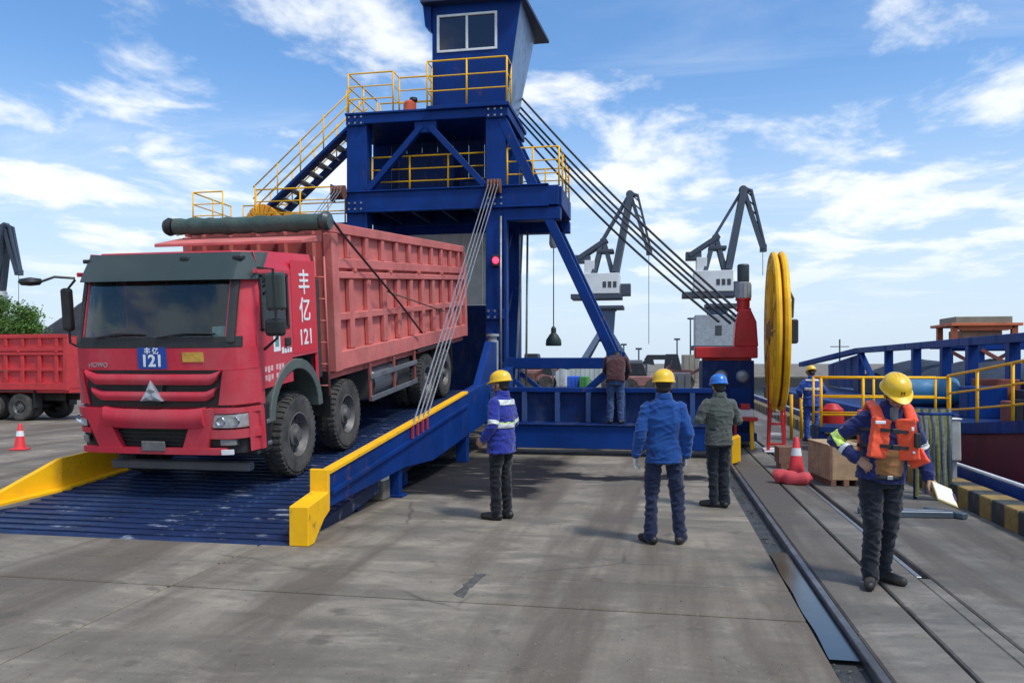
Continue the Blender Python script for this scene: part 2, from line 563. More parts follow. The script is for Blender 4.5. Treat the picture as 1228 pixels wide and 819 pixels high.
# ================================================================== SETTING
def concrete(name, base, wet=0.0, streak=0.0, seed=0.0, stain=False):
    m = bpy.data.materials.new(name)
    m.use_nodes = True
    t = m.node_tree
    b = t.nodes['Principled BSDF']
    n, l = t.nodes.new, t.links.new
    geo = n('ShaderNodeNewGeometry').outputs['Position']

    def noise(sc, det=6, ro=0.6, st=(1, 1, 1), off=(0, 0, 0), dist=0.0):
        mp = n('ShaderNodeMapping')
        mp.inputs['Scale'].default_value = st
        mp.inputs['Location'].default_value = (off[0] + seed, off[1], off[2])
        l(geo, mp.inputs[0])
        x = n('ShaderNodeTexNoise')
        x.inputs['Scale'].default_value = sc
        x.inputs['Detail'].default_value = det
        x.inputs['Roughness'].default_value = ro
        x.inputs['Distortion'].default_value = dist
        l(mp.outputs[0], x.inputs['Vector'])
        return x.outputs['Fac']

    def rng(v, a, c, lo=0.0, hi=1.0):
        r = n('ShaderNodeMapRange')
        r.inputs['From Min'].default_value = a
        r.inputs['From Max'].default_value = c
        r.inputs['To Min'].default_value = lo
        r.inputs['To Max'].default_value = hi
        l(v, r.inputs['Value'])
        return r.outputs[0]

    def mix(f, a, c, mode='MIX'):
        x = n('ShaderNodeMix')
        x.data_type = 'RGBA'
        x.blend_type = mode
        if isinstance(f, float):
            x.inputs[0].default_value = f
        else:
            l(f, x.inputs[0])
        for i, v in ((6, a), (7, c)):
            if isinstance(v, tuple):
                x.inputs[i].default_value = v + (1,) if len(v) == 3 else v
            else:
                l(v, x.inputs[i])
        return x.outputs[2]

    def sc(k):
        return tuple(c * k for c in base)
    c = mix(rng(noise(0.45, 6, 0.62), 0.32, 0.68), sc(0.52), sc(1.36))
    c = mix(rng(noise(2.4, 7, 0.7), 0.45, 0.72, 0, 0.55), c, sc(0.62))
    # grey-green damp blotches, drawn out across the quay
    bl = noise(0.9, 6, 0.65, (0.55, 1.5, 1), (4, 9, 0), 0.4)
    c = mix(rng(bl, 0.47, 0.60, 0, 0.75), c, (base[0] * 0.50, base[1] * 0.54, base[2] * 0.53))
    # pale scuffs
    c = mix(rng(noise(1.5, 7, 0.7, (0.5, 1.3, 1), (1, 5, 0), 0.6), 0.52, 0.68, 0, 0.75), c, sc(1.6))
    # tyre trails along the driving direction, with brownish rubber dust
    tr = noise(0.55, 5, 0.6, (1.9, 0.22, 1), (7.3, 0, 0), 0.3)
    c = mix(rng(tr, 0.46, 0.58, 0, streak), c, (base[0] * 0.42, base[1] * 0.38, base[2] * 0.36))
    # oil spots
    c = mix(rng(noise(3.3, 3, 0.5, (1, 1, 1), (20, 3, 0)), 0.64, 0.72, 0, 0.6), c, sc(0.30))
    c = mix(rng(noise(9.0, 8, 0.75, (0.7, 1.2, 1), (3, 7, 0)), 0.52, 0.66, 0, 0.5), c, sc(0.55))
    c = mix(rng(noise(26.0, 6, 0.7, (1, 1, 1), (8, 1, 0)), 0.60, 0.70, 0, 0.5), c, sc(1.7))
    # grain
    g = noise(85, 3, 0.6)
    c = mix(rng(g, 0.3, 0.7, 0, 0.22), c, sc(0.45))
    # fine cracks
    vo = n('ShaderNodeTexVoronoi')
    vo.feature = 'DISTANCE_TO_EDGE'
    vo.inputs['Scale'].default_value = 0.28
    wv = n('ShaderNodeMix')
    wv.data_type = 'VECTOR'
    wv.inputs[0].default_value = 0.18
    wn = n('ShaderNodeTexNoise')
    wn.inputs['Scale'].default_value = 1.6
    wn.inputs['Detail'].default_value = 6
    l(geo, wn.inputs['Vector'])
    l(geo, wv.inputs[4])
    l(wn.outputs['Color'], wv.inputs[5])
    l(wv.outputs[1], vo.inputs['Vector'])
    crk = n('ShaderNodeMath')
    crk.operation = 'MULTIPLY'
    l(rng(vo.outputs['Distance'], 0.0, 0.006, 0.75, 0.0), crk.inputs[0])
    l(rng(noise(0.6, 3, 0.5, (1, 1, 1), (2, 2, 0)), 0.48, 0.58), crk.inputs[1])
    crk.use_clamp = True
    c = mix(crk.outputs[0], c, sc(0.22))
    ro_ = rng(bl, 0.5, 0.68, 0.82, 0.82 - wet)
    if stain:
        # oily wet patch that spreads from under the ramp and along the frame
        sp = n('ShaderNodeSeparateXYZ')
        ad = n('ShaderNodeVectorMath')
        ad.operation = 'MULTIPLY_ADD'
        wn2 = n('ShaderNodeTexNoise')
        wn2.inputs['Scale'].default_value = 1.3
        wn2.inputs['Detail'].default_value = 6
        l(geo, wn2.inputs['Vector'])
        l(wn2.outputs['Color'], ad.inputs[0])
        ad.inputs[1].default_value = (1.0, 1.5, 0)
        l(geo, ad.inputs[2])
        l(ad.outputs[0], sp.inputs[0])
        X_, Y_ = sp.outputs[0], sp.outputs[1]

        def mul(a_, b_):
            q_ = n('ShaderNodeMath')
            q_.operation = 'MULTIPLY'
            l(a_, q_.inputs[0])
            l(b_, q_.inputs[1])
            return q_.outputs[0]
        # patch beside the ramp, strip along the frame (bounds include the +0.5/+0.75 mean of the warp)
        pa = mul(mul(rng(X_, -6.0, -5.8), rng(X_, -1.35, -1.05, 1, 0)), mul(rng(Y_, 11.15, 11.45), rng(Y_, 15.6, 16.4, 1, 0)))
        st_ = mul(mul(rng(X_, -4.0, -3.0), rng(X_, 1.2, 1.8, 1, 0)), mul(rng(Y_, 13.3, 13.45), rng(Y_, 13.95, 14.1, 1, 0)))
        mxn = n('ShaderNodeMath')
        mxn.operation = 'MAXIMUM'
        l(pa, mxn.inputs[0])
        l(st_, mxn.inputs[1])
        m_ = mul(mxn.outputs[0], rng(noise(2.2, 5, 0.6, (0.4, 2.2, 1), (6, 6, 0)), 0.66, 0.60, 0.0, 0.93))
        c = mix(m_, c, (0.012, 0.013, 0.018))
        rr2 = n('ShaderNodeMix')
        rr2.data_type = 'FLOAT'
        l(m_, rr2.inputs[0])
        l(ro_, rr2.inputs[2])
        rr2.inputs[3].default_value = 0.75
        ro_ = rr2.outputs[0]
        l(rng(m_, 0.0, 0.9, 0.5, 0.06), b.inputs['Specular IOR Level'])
    l(c, b.inputs['Base Color'])
    l(ro_, b.inputs['Roughness'])
    bp = n('ShaderNodeBump')
    bp.inputs['Strength'].default_value = 0.35
    bp.inputs['Distance'].default_value = 0.012
    hgt = n('ShaderNodeMath')
    hgt.operation = 'ADD'
    l(noise(14, 6, 0.7), hgt.inputs[0])
    l(g, hgt.inputs[1])
    l(hgt.outputs[0], bp.inputs['Height'])
    l(bp.outputs[0], b.inputs['Normal'])
    return m


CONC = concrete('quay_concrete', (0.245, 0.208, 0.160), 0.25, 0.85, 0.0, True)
CONCT = concrete('track_concrete', (0.190, 0.168, 0.142), 0.25, 0.95, 13.0)
DIRT = mat('gutter_dirt', (0.045, 0.045, 0.045), 0.6, var=0.4, scale=5, bump=0.5, bscale=30)
WATERM = mat('puddle_water', (0.03, 0.04, 0.05), 0.16, var=0.2, scale=2, bump=0.03, bscale=6, spec=0.8)
SEA = mat('harbour_water', (0.03, 0.06, 0.075), 0.12, var=0.3, scale=0.3, bump=0.5, bscale=1.2, spec=0.6)

QX = 4.20       # quay edge
g = MB()
g.box(-1600, QX - 0.01, -60, 1600, -2.6, -0.16)
g.box(QX - 0.011, 1600, 110, 1600, -2.6, -0.161)
ground = tag(g.build('ground', DIRT), 'grey concrete quay apron of large cast slabs', None, kind='structure')
ground['category'] = 'quay ground'
# near slabs, each its own plate with a real joint
xj = [-24.0, -19.0, -14.0, -9.0, -4.0, 1.055]
yj = [-4.5, 0.9, 5.98, 6.75, 12.2, 17.7, 23.2, 28.7, 34.2, 39.7, 45.2]
for i in range(len(xj) - 1):
    for j in range(len(yj) - 1):
        gp = 0.011
        dz = random.uniform(-0.004, 0.0)
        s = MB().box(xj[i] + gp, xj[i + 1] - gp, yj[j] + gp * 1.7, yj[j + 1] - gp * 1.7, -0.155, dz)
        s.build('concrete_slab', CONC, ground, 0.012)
# apron further out, one sheet each
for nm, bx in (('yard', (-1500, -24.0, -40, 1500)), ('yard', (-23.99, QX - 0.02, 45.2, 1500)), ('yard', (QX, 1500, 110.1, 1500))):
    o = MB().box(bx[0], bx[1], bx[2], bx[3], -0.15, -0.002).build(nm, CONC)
    tag(o, {-1500: 'open concrete yard behind the parked red truck', -23.99: 'far concrete apron behind the blue tower', QX: 'far side of the harbour under the portal cranes'}[bx[0]], 'yard', kind='structure')
# crane track along the quay edge
track = thing('crane_track', 'sunken crane rail track running beside the quay edge', 'rail track', (1.25, 0, 0))
tag(track, kind='structure')
o0 = (1.25, 0, 0)
y0 = -3.0
for k in range(11):
    a, b = y0 + k * 4.4, y0 + (k + 1) * 4.4 - 0.012
    MB().box(1.345, 1.825, a, b, -0.155, -0.004).build('track_slab', CONCT, track, 0.015, o0)
    MB().box(1.845, 2.19, a + 0.7, b + 0.7, -0.155, 0.0).build('track_slab', CONCT, track, 0.012, o0)
    MB().box(2.31, 3.83, a - 1.1, b - 1.1, -0.155, 0.0).build('track_slab', CONCT, track, 0.012, o0)
MB().box(2.195, 2.303, -3, 7.35, -0.155, -0.006).build('groove_cover', CONCT, track, 0.01, o0)
MB().box(1.262, 1.318, -3, 45, -0.15, 0.018).build('rail', mat('rail_steel', (0.20, 0.20, 0.21), 0.4, metal=0.8, var=0.3, dirt=0.7, dirtcol=(0.09, 0.065, 0.05), dscale=3), track, 0.006, o0)
MB().box(2.225, 2.275, 7.5, 45, -0.15, -0.03).build('rail', STEEL, track, 0.006, o0)
MB().box(1.03, 1.258, -3, 45, -0.15, -0.06).build('gutter_floor', DIRT, track, 0, o0)
pud = MB().grid(lambda u, v: (1.062 + (0.012 * math.sin(u * 9) ** 2) * (1 - v) + 0.192 * v, 5.3 + 2.9 * u, -0.026), 40, 2).build('puddle', WATERM)
tag(pud, 'long blue puddle lying in the gutter beside the crane rail', 'puddle', kind='structure')
# rubble and dirt in the gutter
rb = MB()
for k in range(420):
    x, y, r_ = random.uniform(1.07, 1.25), random.uniform(2.5, 16), random.uniform(0.008, 0.03)
    P_ = [Vector((x, y, -0.055)) + Vector((random.uniform(-1, 1), random.uniform(-1, 1), random.uniform(0.2, 1))) * r_ for _ in range(5)]
    vs = [rb.bm.verts.new(p_) for p_ in P_]
    for t_ in ((0, 1, 2), (0, 2, 3), (0, 3, 4), (0, 4, 1), (1, 2, 3), (1, 3, 4)):
        rb.face([vs[i] for i in t_])
o = rb.build('gutter_rubble', CONCT)
tag(o, 'small stones and dirt lying in the rail gutter', 'rubble', kind='stuff')

# dark repair patch and spalled spots along the joints, each a thin skin of bitumen
BIT = mat('bitumen_patch', (0.085, 0.080, 0.070), 0.85, var=0.5, scale=9, bump=0.6, bscale=60)


def patch(label, poly):
    mbp = MB()
    P_ = [at(px, py, z=0.0) for px, py in poly]
    n_ = len(P_)
    cc = sum(P_, Vector()) / n_
    ring = []
    for i in range(n_):
        for q in range(9):
            p_ = P_[i].lerp(P_[(i + 1) % n_], q / 9)
            ring.append(p_ + (p_ - cc) * 0.55 * mnoise.noise(p_ * 9) + Vector((mnoise.noise(p_ * 21), mnoise.noise(p_ * 23), 0)) * 0.03)
    mbp.prism([(p_.x - cc.x, p_.y - cc.y) for p_ in ring], 'z', 0.0005, 0.003)
    o = mbp.build('repair_patch', BIT)
    o.location = (cc.x, cc.y, 0)
    tag(o, label, 'ground patch', 'dark patches on the concrete', 'structure')


patch('dark slanting bitumen patch at the joint in mid foreground', [(583, 688), (572, 687), (545, 712), (556, 714)])
grit = MB()
for k in range(900):
    px_, py_ = random.uniform(0, 1080), 600 + 215 * random.random() ** 0.8
    p_ = at(px_, py_, z=0.0)
    if p_.x > 0.95 or (p_.x < -3.4 and p_.y > 7.3):
        continue
    r_ = random.uniform(0.002, 0.006) * (1.6 if random.random() < 0.05 else 1)
    v_ = [grit.bm.verts.new(p_ + Vector((random.uniform(-1, 1), random.uniform(-1, 1), 0)) * r_) for _ in range(3)]
    t_ = grit.bm.verts.new(p_ + Vector((0, 0, r_)))
    for a_, b_ in ((0, 1), (1, 2), (2, 0)):
        grit.face([v_[a_], v_[b_], t_])
    grit.face(v_)
tag(grit.build('grit', DIRT), 'loose grit scattered over the concrete slabs', 'grit', kind='stuff')

# kerb of black and yellow blocks along the edge
KY = mat('kerb_ochre', (0.30, 0.19, 0.05), 0.75, var=0.3, scale=6, dirt=0.7, dirtcol=(0.12, 0.10, 0.07), dscale=4, bump=0.4, bscale=25)
KB = mat('kerb_black', (0.035, 0.038, 0.036), 0.75, var=0.4, scale=6, dirt=0.7, dirtcol=(0.12, 0.115, 0.10), dscale=4, bump=0.4, bscale=25)
kerb = thing('quay_kerb', 'kerb of alternating black and ochre blocks along the quay edge', 'kerb', (4.0, 3.0, 0))
tag(kerb, kind='structure')
MB().box(3.875, QX, 2.0, 46, -0.1, 0.215).build('kerb_core', CONCT, kerb, 0.01, (4.0, 3.0, 0))
me_k = {}
for c, mm in (('y', KY), ('b', KB)):
    me_k[c] = MB().box(-0.17, 0.155, -0.172, 0.172, -0.09, 0.25).mesh('kerb_block', mm, 0.025, None, 2)
for k in range(122):
    y = 2.2 + k * 0.355
    link('kerb_block', me_k['y' if k % 2 else 'b'], kerb, (4.0 - 4.0 + 0.005, y - 3.0, 0))
# steel fender beam and white topped pipe outside the kerb
fb = thing('fender_beam', 'navy steel fender beam with a pale top edge outside the striped kerb', 'fender', (4.3, 3, 0))
MB().box(4.215, 4.42, 2, 45, -1.4, 0.36).build('beam', BLUE, fb, 0.01, (4.3, 3, 0))
MB().tube([(4.25, 2, 0.385), (4.25, 45, 0.385)], 0.026, 8).build('edge_pipe', WHITE, fb, 0, (4.3, 3, 0))
water = MB().grid(lambda u, v: (QX - 0.05 + 1500 * u * u, -60 + 170 * v, -1.75), 30, 30, smooth=True).build('water', SEA)
tag(water, 'harbour water between quay and barge', None, kind='structure')
water['category'] = 'water'


# ================================================================== LOADING RAMP
RX0, RX1, RY0, RY1, RS = -7.62, -3.67, 7.5, 19.0, 0.1


def deck_z(y):
    return 0.03 + RS * (y - RY0)


ro = (-5.65, RY0, 0)
ramp = thing('loading_ramp', 'blue steel tipping ramp with yellow edges carrying the red dump truck', 'ramp', ro)


def slope_prism(mb, x0, x1, prof):
    """prof: list of (y, height above deck plane)"""
    mb.prism([(y, deck_z(y) + h) for y, h in prof], 'x', x0, x1)
    return mb


mb = slope_prism(MB(), RX0, RX1, [(RY0 - 0.12, -0.075), (RY0, -0.01), (RY1, -0.01), (RY1, -0.16), (RY0 + 1.5, -0.16)])
DECKM = mat('deck_scuffed_blue', (0.010, 0.024, 0.075), 0.5, spec=0.3, var=0.45, scale=2.0, dirt=0.85, dirtcol=(0.34, 0.37, 0.43), dscale=2.0, stretch=(1.0, 1.3, 1), bump=0.25, bscale=30, dlo=0.57, dhi=0.70, rust=0.5)
mb.build('deck_plate', DECKM, ramp, 0, ro)
bar_me = MB().box(RX0 + 0.02, RX1 - 0.02, -0.03, 0.03, -0.012, 0.008).mesh('deck_bar', DECKM, 0.006)
for k in range(62):
    y = RY0 + 0.08 + k * 0.185
    o = link('deck_bar', bar_me, ramp, (-ro[0], y - ro[1], deck_z(y)))
    o.rotation_euler = (math.atan(RS), 0, 0)
# right girder
gr = MB()
slope_prism(gr, RX1, RX1 + 0.19, [(8.0, 0.22), (8.0, 0.58), (18.9, 0.58), (18.9, -0.3), (12.0, -0.16), (10.6, 0.05)])
gr.build('side_girder', BLUE, ramp, 0.008, ro)
slope_prism(MB(), RX1 + 0.19, RX1 + 0.235, [(8.02, 0.36), (8.02, 0.40), (14.2, 0.40), (14.2, 0.36)]).build('girder_flange', BLUE, ramp, 0, ro)
slope_prism(MB(), RX1 + 0.10, RX1 + 0.215, [(7.98, 0.581), (7.98, 0.625), (14.2, 0.625), (14.2, 0.581)]).build('edge_strip', YEL, ramp, 0.004, ro)
MB().prism([(7.46, 0.0), (7.46, 0.40), (7.94, 0.47), (7.94, 0.715), (7.995, 0.715), (7.995, 0.27), (7.84, 0.20), (7.6, 0.0)], 'x', RX1 - 0.005, RX1 + 0.205).build('guide_nose', YEL, ramp, 0.008, ro)
MB().prism([(14.4, deck_z(14.4) + 0.3), (14.4, deck_z(14.4) + 0.59), (15.4, deck_z(15.4) + 0.59), (16.5, 2.30), (17.1, 2.30), (17.1, 0.9)], 'x', RX1 + 0.02, RX1 + 0.16).build('gusset_plate', BLUE, ramp, 0.01, ro)
# left girder and its yellow guide
slope_prism(MB(), RX0 - 0.2, RX0 - 0.01, [(10.35, -0.1), (10.35, 0.30), (18.9, 0.34), (18.9, -0.3), (12.0, -0.16)]).build('side_girder', BLUE, ramp, 0.008, ro)
lg = MB()
P = [(-8.05, 8.05, 0.03), (-7.72, 9.15, 0.42), (-7.60, 10.4, 0.40)]
for i in range(2):
    a, b = P[i], P[i + 1]
    za, zb = deck_z(a[1]) - 0.02, deck_z(b[1]) - 0.02
    A = [Vector((a[0], a[1], za)), Vector((b[0], b[1], zb)), Vector((b[0], b[1], zb + b[2])), Vector((a[0], a[1], za + a[2]))]
    lg.hexa([A[0] + Vector((-.07, 0, 0)), A[0], A[1], A[1] + Vector((-.07, 0, 0)), A[3] + Vector((-.07, 0, 0)), A[3], A[2], A[2] + Vector((-.07, 0, 0))])
lg.build('guide_nose', YEL, ramp, 0.004, ro)
mbf = MB()   # yellow foot flange of the left guide, bevelled on the deck
for i in range(2):
    a, b = P[i], P[i + 1]
    za, zb = deck_z(a[1]), deck_z(b[1])
    mbf.hexa([(a[0], a[1], za), (a[0] + .12, a[1], za), (b[0] + .16, b[1], zb), (b[0], b[1], zb), (a[0], a[1], za + .03), (a[0] + .12, a[1], za + .03), (b[0] + .16, b[1], zb + .03), (b[0], b[1], zb + .03)])
mbf.build('guide_flange', YEL, ramp, 0, ro)
MB().prism([(-8.05, 8.02), (-7.62, 7.45), (-7.62, 9.2), (-7.8, 9.2)], 'z', -0.0, 0.05).build('side_apron', BLUED, ramp, 0, ro)
# cross girders, legs and blocks below
for y in (9.4, 11.2, 13.2, 15.2, 17.2):
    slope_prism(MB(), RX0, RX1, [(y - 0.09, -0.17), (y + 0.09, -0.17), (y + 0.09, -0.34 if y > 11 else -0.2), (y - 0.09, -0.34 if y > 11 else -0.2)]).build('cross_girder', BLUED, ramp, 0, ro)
for x in (RX1 + 0.06, RX0 - 0.1):
    MB().box(x - 0.06, x + 0.09, 10.45, 10.6, 0.0, deck_z(10.5) + 0.25).build('support_leg', BLUE, ramp, 0.006, ro)
    MB().box(x - 0.12, x + 0.15, 10.4, 10.65, 0.0, 0.03).build('foot_plate', BLUE, ramp, 0.004, ro)
    for yy in (14.4, 18.4):
        MB().box(x - 0.1, x + 0.1, yy - 0.1, yy + 0.1, 0.0, deck_z(yy)).build('support_leg', BLUE, ramp, 0.006, ro)
blk = thing('concrete_block', 'pale concrete block standing under the ramp beside its blue leg', 'block', (RX1 - 0.02, 10.25, 0))
MB().box(-0.13, 0.06, -0.13, 0.13, 0.0, 0.52).build('block_body', BEIGE, blk, 0.02, None, 2)
MB().box(-0.137, 0.067, -0.137, 0.137, 0.0, 0.27).build('block_base', CONCT, blk, 0.02, None, 2)
# rope lugs on the girder
for k in range(4):
    y = 10.85 + k * 0.24
    MB().box(RX1 + 0.195, RX1 + 0.235, y - 0.022, y + 0.022, deck_z(y) + 0.40, deck_z(y) + 0.60).build('rope_lug', mat('lug_red', (0.35, 0.03, 0.05), 0.5), ramp, 0.006, ro)


# ================================================================== DUMP TRUCK
HW = 1.205


def yfront(z):
    """front face of the cab (y) at height z: upright below, windscreen raked"""
    if z < 1.92:
        return 0.05 - 0.03 * (z - 1.1)
    if z < 2.70:
        return 0.025 + (z - 1.92) / 0.78 * 0.20
    return 0.225 + (z - 2.70) * 0.55


def fcurve(x, z, off=0.0):
    """a point on the cab's rounded front skin, pushed out by off"""
    r, hw = 0.30, HW
    c = max(0.0, abs(x) - (hw - r))
    c = min(c, r - 1e-3)
    bulge = 0.05 * (x / hw) ** 2
    return Vector((x, yfront(z) + bulge + (r - math.sqrt(r * r - c * c)) - off, z))


def fpatch(x0, x1, z0, z1, off, thick=0.05, nx=12, nz=1, taper0=0.0, taper1=0.0):
    """curved slab on the cab front; taper moves the lower corners inward"""
    def P(u, v):
        z = z0 + (z1 - z0) * v
        a, b = x0 + taper0 * (1 - v), x1 - taper1 * (1 - v)
        return fcurve(a + (b - a) * u, z, off)
    return MB().grid(P, nx, nz, (0, thick, 0))


def build_truck(name, label, cat, loc, rx, rz, lettered, scale=1.0, redc=None, redb=None):
    redc, redb = redc or REDC, redb or REDB
    T = thing(name, label, cat, loc, rz)
    T.rotation_euler = (rx, 0, rz)
    T.scale = (scale,) * 3
    # ---- cab shell (rings of a rounded box, openings left for the glass)
    zl = [1.12, 1.62, 1.92, 2.04, 2.70, 2.78, 2.95, 3.02]
    nf = 10
    YB = 2.2

    def ring(z):
        pts = []
        top = max(0.0, z - 2.78) * 0.35
        for i in range(nf + 1):                                   # front, left to right
            x = -HW + 2 * HW * i / nf
            p = fcurve(max(-HW + 0.001, min(HW - 0.001, x)), z)
            pts.append(Vector((p.x * (1 - top / HW), p.y, z)))
        fy = pts[-1].y
        for y in (0.52, 1.22, 1.34, YB - 0.06):
            pts.append(Vector((HW - top, y, z)))
        pts.append(Vector((HW - 0.06 - top, YB, z)))
        pts.append(Vector((-HW + 0.06 + top, YB, z)))
        for y in (YB - 0.06, 1.34, 1.22, 0.52):
            pts.append(Vector((-HW + top, y, z)))
        return pts
    mb = MB()
    R_ = [[mb.bm.verts.new(p) for p in ring(z)] for z in zl]
    n = len(R_[0])
    for j in range(len(zl) - 1):
        for i in range(n):
            zm = (zl[j] + zl[j + 1]) / 2
            if 1 <= i < nf - 1 and 1.92 < zm < 2.70:
                continue                                          # windscreen opening
            if i in (nf + 1, n - 2) and 2.04 < zm < 2.70:
                continue                                          # door windows
            if i in (nf + 1, nf + 2, nf + 3, n - 4, n - 3, n - 2) and zm < 1.62:
                continue                                          # wheel arches
            mb.face([R_[j][i], R_[j][(i + 1) % n], R_[j + 1][(i + 1) % n], R_[j + 1][i]], i < nf)
    mb.face(R_[-1])
    me = mb.mesh('cab_shell', redc)
    me = bake(me, [('SOLIDIFY', dict(thickness=0.045, offset=-1))])
    cab = link('cab_shell', me, T)
    # windscreen, rubber frame, visor, roof pieces
    fpatch(-1.0, 1.0, 1.92, 2.72, -0.004, 0.012, 14, 2).build('windscreen', GLASS, cab)
    for (a, b, c, d) in ((-1.06, -0.975, 1.92, 2.72), (0.975, 1.06, 1.92, 2.72)):
        fpatch(a, b, c, d, 0.008, 0.03, 3, 2).build('windscreen_seal', BLK, cab)
    fpatch(-1.12, 1.12, 1.855, 1.985, 0.012, 0.04, 14, 1).build('wiper_cowl', BLK, cab)
    v = MB()
    v.grid(lambda u, w_: fcurve(-1.21 + 2.42 * u, 2.665 + 0.335 * w_, 0.10 - 0.06 * w_), 14, 3, (0, 0.09, 0))
    v.build('sun_visor', VISOR, T)
    for x in (-1.05, 1.02, 0.35):
        MB().box(x - 0.06, x + 0.06, fcurve(x, 2.93, 0.07).y - 0.01, fcurve(x, 2.93).y + 0.08, 2.90, 2.95).build('marker_lamp', BLK, T, 0.01)
    for s, (x0, x1) in enumerate(((-0.75, -0.1), (0.1, 0.85))):
        a, b = fcurve(x0, 1.98, 0.03), fcurve(x1, 2.02, 0.03)
        MB().tube([a, a.lerp(b, 0.5) + Vector((0, -0.01, 0.03)), b], 0.012, 5).build('wiper', BLK, T)
    # ---- interior
    MB().box(-1.12, 1.12, 0.30, 0.62, 1.60, 1.93).build('dashboard', mat('dash_grey', (0.16, 0.17, 0.16), 0.7), T, 0.04)
    MB().box(-0.35, 0.95, 0.33, 0.60, 1.935, 1.955).build('papers', mat('paper_white', (0.65, 0.68, 0.62), 0.8, var=0.25, scale=9), T)
    MB().box(0.62, 0.86, 0.36, 0.52, 1.955, 2.09).build('papers', mat('paper_white', (0.65, 0.68, 0.62), 0.8), T, 0.01)
    for x in (-0.58, 0.58):
        s = MB()
        s.box(x - 0.26, x + 0.26, 0.95, 1.45, 1.25, 1.55)
        s.box(x - 0.25, x + 0.25, 1.38, 1.55, 1.5, 2.30)
        s.box(x - 0.15, x + 0.15, 1.40, 1.52, 2.32, 2.52)
        s.build('seat', mat('seat_fabric', (0.05, 0.055, 0.07), 0.9), T, 0.05)
    st = [Vector((0.55 + 0.23 * math.cos(a), 0.72 + 0.09 * math.sin(a), 1.88 + 0.20 * math.sin(a))) for a in [k * math.tau / 18 for k in range(18)]]
    MB().tube(st, 0.016, 6, closed=True).build('steering_wheel', BLK, T)
    MB().box(-1.1, 1.1, 2.12, 2.14, 1.2, 2.9).build('rear_lining', mat('lining_dark', (0.035, 0.045, 0.06), 0.9), T)
    # ---- front panel, plate, grille
    fpatch(-1.235, 1.235, 1.585, 1.85, 0.014, 0.04, 16, 1).build('front_panel', redc, T)
    if lettered:
        pl = fpatch(-0.17, 0.21, 1.60, 1.86, 0.024, 0.015, 3, 1).build('number_board', PLATE, T)
        lettering('121', 0.20, WHITEP, pl, frameM(fcurve(0.02, 1.695, 0.028), (1, 0, 0), (0, 0, 1)), bold=0.006)
        lettering('丰 亿', 0.085, WHITEP, pl, frameM(fcurve(0.02, 1.815, 0.028), (1, 0, 0), (0, 0, 1)), bold=0.002)
        fpatch(0.42, 0.69, 1.685, 1.80, 0.022, 0.012, 3, 1).build('yellow_sticker', mat('sticker_yellow', (0.62, 0.36, 0.06), 0.5, var=0.25, scale=20), T)
        lettering('HOWO', 0.085, mat('badge_grey', (0.38, 0.30, 0.31), 0.4, metal=0.3), T, frameM(fcurve(-0.74, 1.645, 0.018), (1, -0.1, 0), (0, 0, 1)), bold=0.002)
    fpatch(-1.02, 0.98, 1.13, 1.585, 0.004, 0.03, 14, 1).build('grille_backing', BLK, T)
    for (z0, z1, o_, a, b, tp) in ((1.41, 1.535, 0.06, -0.92, 0.92, 0.08), (1.215, 1.325, 0.055, -0.84, 0.84, 0.05)):
        def PG(u, v_, z0=z0, z1=z1, a=a, b=b, tp=tp, o_=o_):
            x = a + (b - a) * u
            e = min(1.0, min(u, 1 - u) / 0.08)                     # ends kick up like the real bars
            z = z0 + (z1 - z0) * v_ + (1 - e) * 0.05
            return fcurve(x + (tp * (1 - v_) * (1 if u < 0.5 else -1)) * (1 - e), z, o_ + 0.02 * math.sin(v_ * math.pi))
        MB().grid(PG, 26, 4, (0, 0.05, 0)).build('grille_bar', redc, T)
    # three-facet emblem
    em = holder('emblem', T)
    ec = fcurve(0.02, 1.30, 0.10)
    for k in range(3):
        a0 = math.pi / 2 + k * math.tau / 3
        tip = Vector((0.17 * math.cos(a0), 0, 0.17 * math.sin(a0)))
        l_ = Vector((0.075 * math.cos(a0 + 1.05), 0, 0.075 * math.sin(a0 + 1.05)))
        r_ = Vector((0.075 * math.cos(a0 - 1.05), 0, 0.075 * math.sin(a0 - 1.05)))
        m_ = MB()
        vs = [m_.bm.verts.new(ec + q) for q in (Vector((0, 0, 0)), r_, tip, l_)]
        rg = m_.bm.verts.new(ec + tip * 0.40 + Vector((0, -0.018, 0)))
        bk = [m_.bm.verts.new(ec + q + Vector((0, 0.05, 0))) for q in (Vector((0, 0, 0)), r_, tip, l_)]
        for i in range(4):
            m_.face([vs[i], vs[(i + 1) % 4], rg])
            m_.face([vs[(i + 1) % 4], vs[i], bk[i], bk[(i + 1) % 4]])
        m_.face(bk)
        m_.build('emblem_facet', SILVER, em)
    fpatch(-0.12, 0.16, 1.18, 1.43, 0.05, 0.05, 3, 1, 0.05, 0.05).build('emblem_base', BLK, em)
    # corner panels beside the grille
    fpatch(-1.24, -0.99, 1.16, 1.58, 0.02, 0.04, 6, 1, 0.0, -0.08).build('corner_panel', redc, T)
    fpatch(0.92, 1.24, 1.16, 1.58, 0.02, 0.04, 8, 1, -0.08, 0.0).build('corner_panel', redc, T)
    # ---- bumper
    bp_ = holder('bumper', T)
    fpatch(-1.245, 1.245, 0.56, 1.125, -0.02, 0.05, 16, 2).build('bumper_shell', BLK, bp_)

    def PB(u, v_):
        x = -0.66 + 1.34 * u
        return fcurve(x, 0.88 + 0.23 * v_ + 0.03 * (abs(2 * u - 1) ** 6), 0.10 + 0.03 * math.sin(v_ * math.pi))
    MB().grid(PB, 16, 5, (0, 0.10, 0)).build('bumper_bar', redc, bp_)
    fpatch(-0.98, -0.66, 0.60, 1.12, 0.085, 0.09, 5, 1, 0.22, -0.22).build('bumper_strut', redc, bp_)
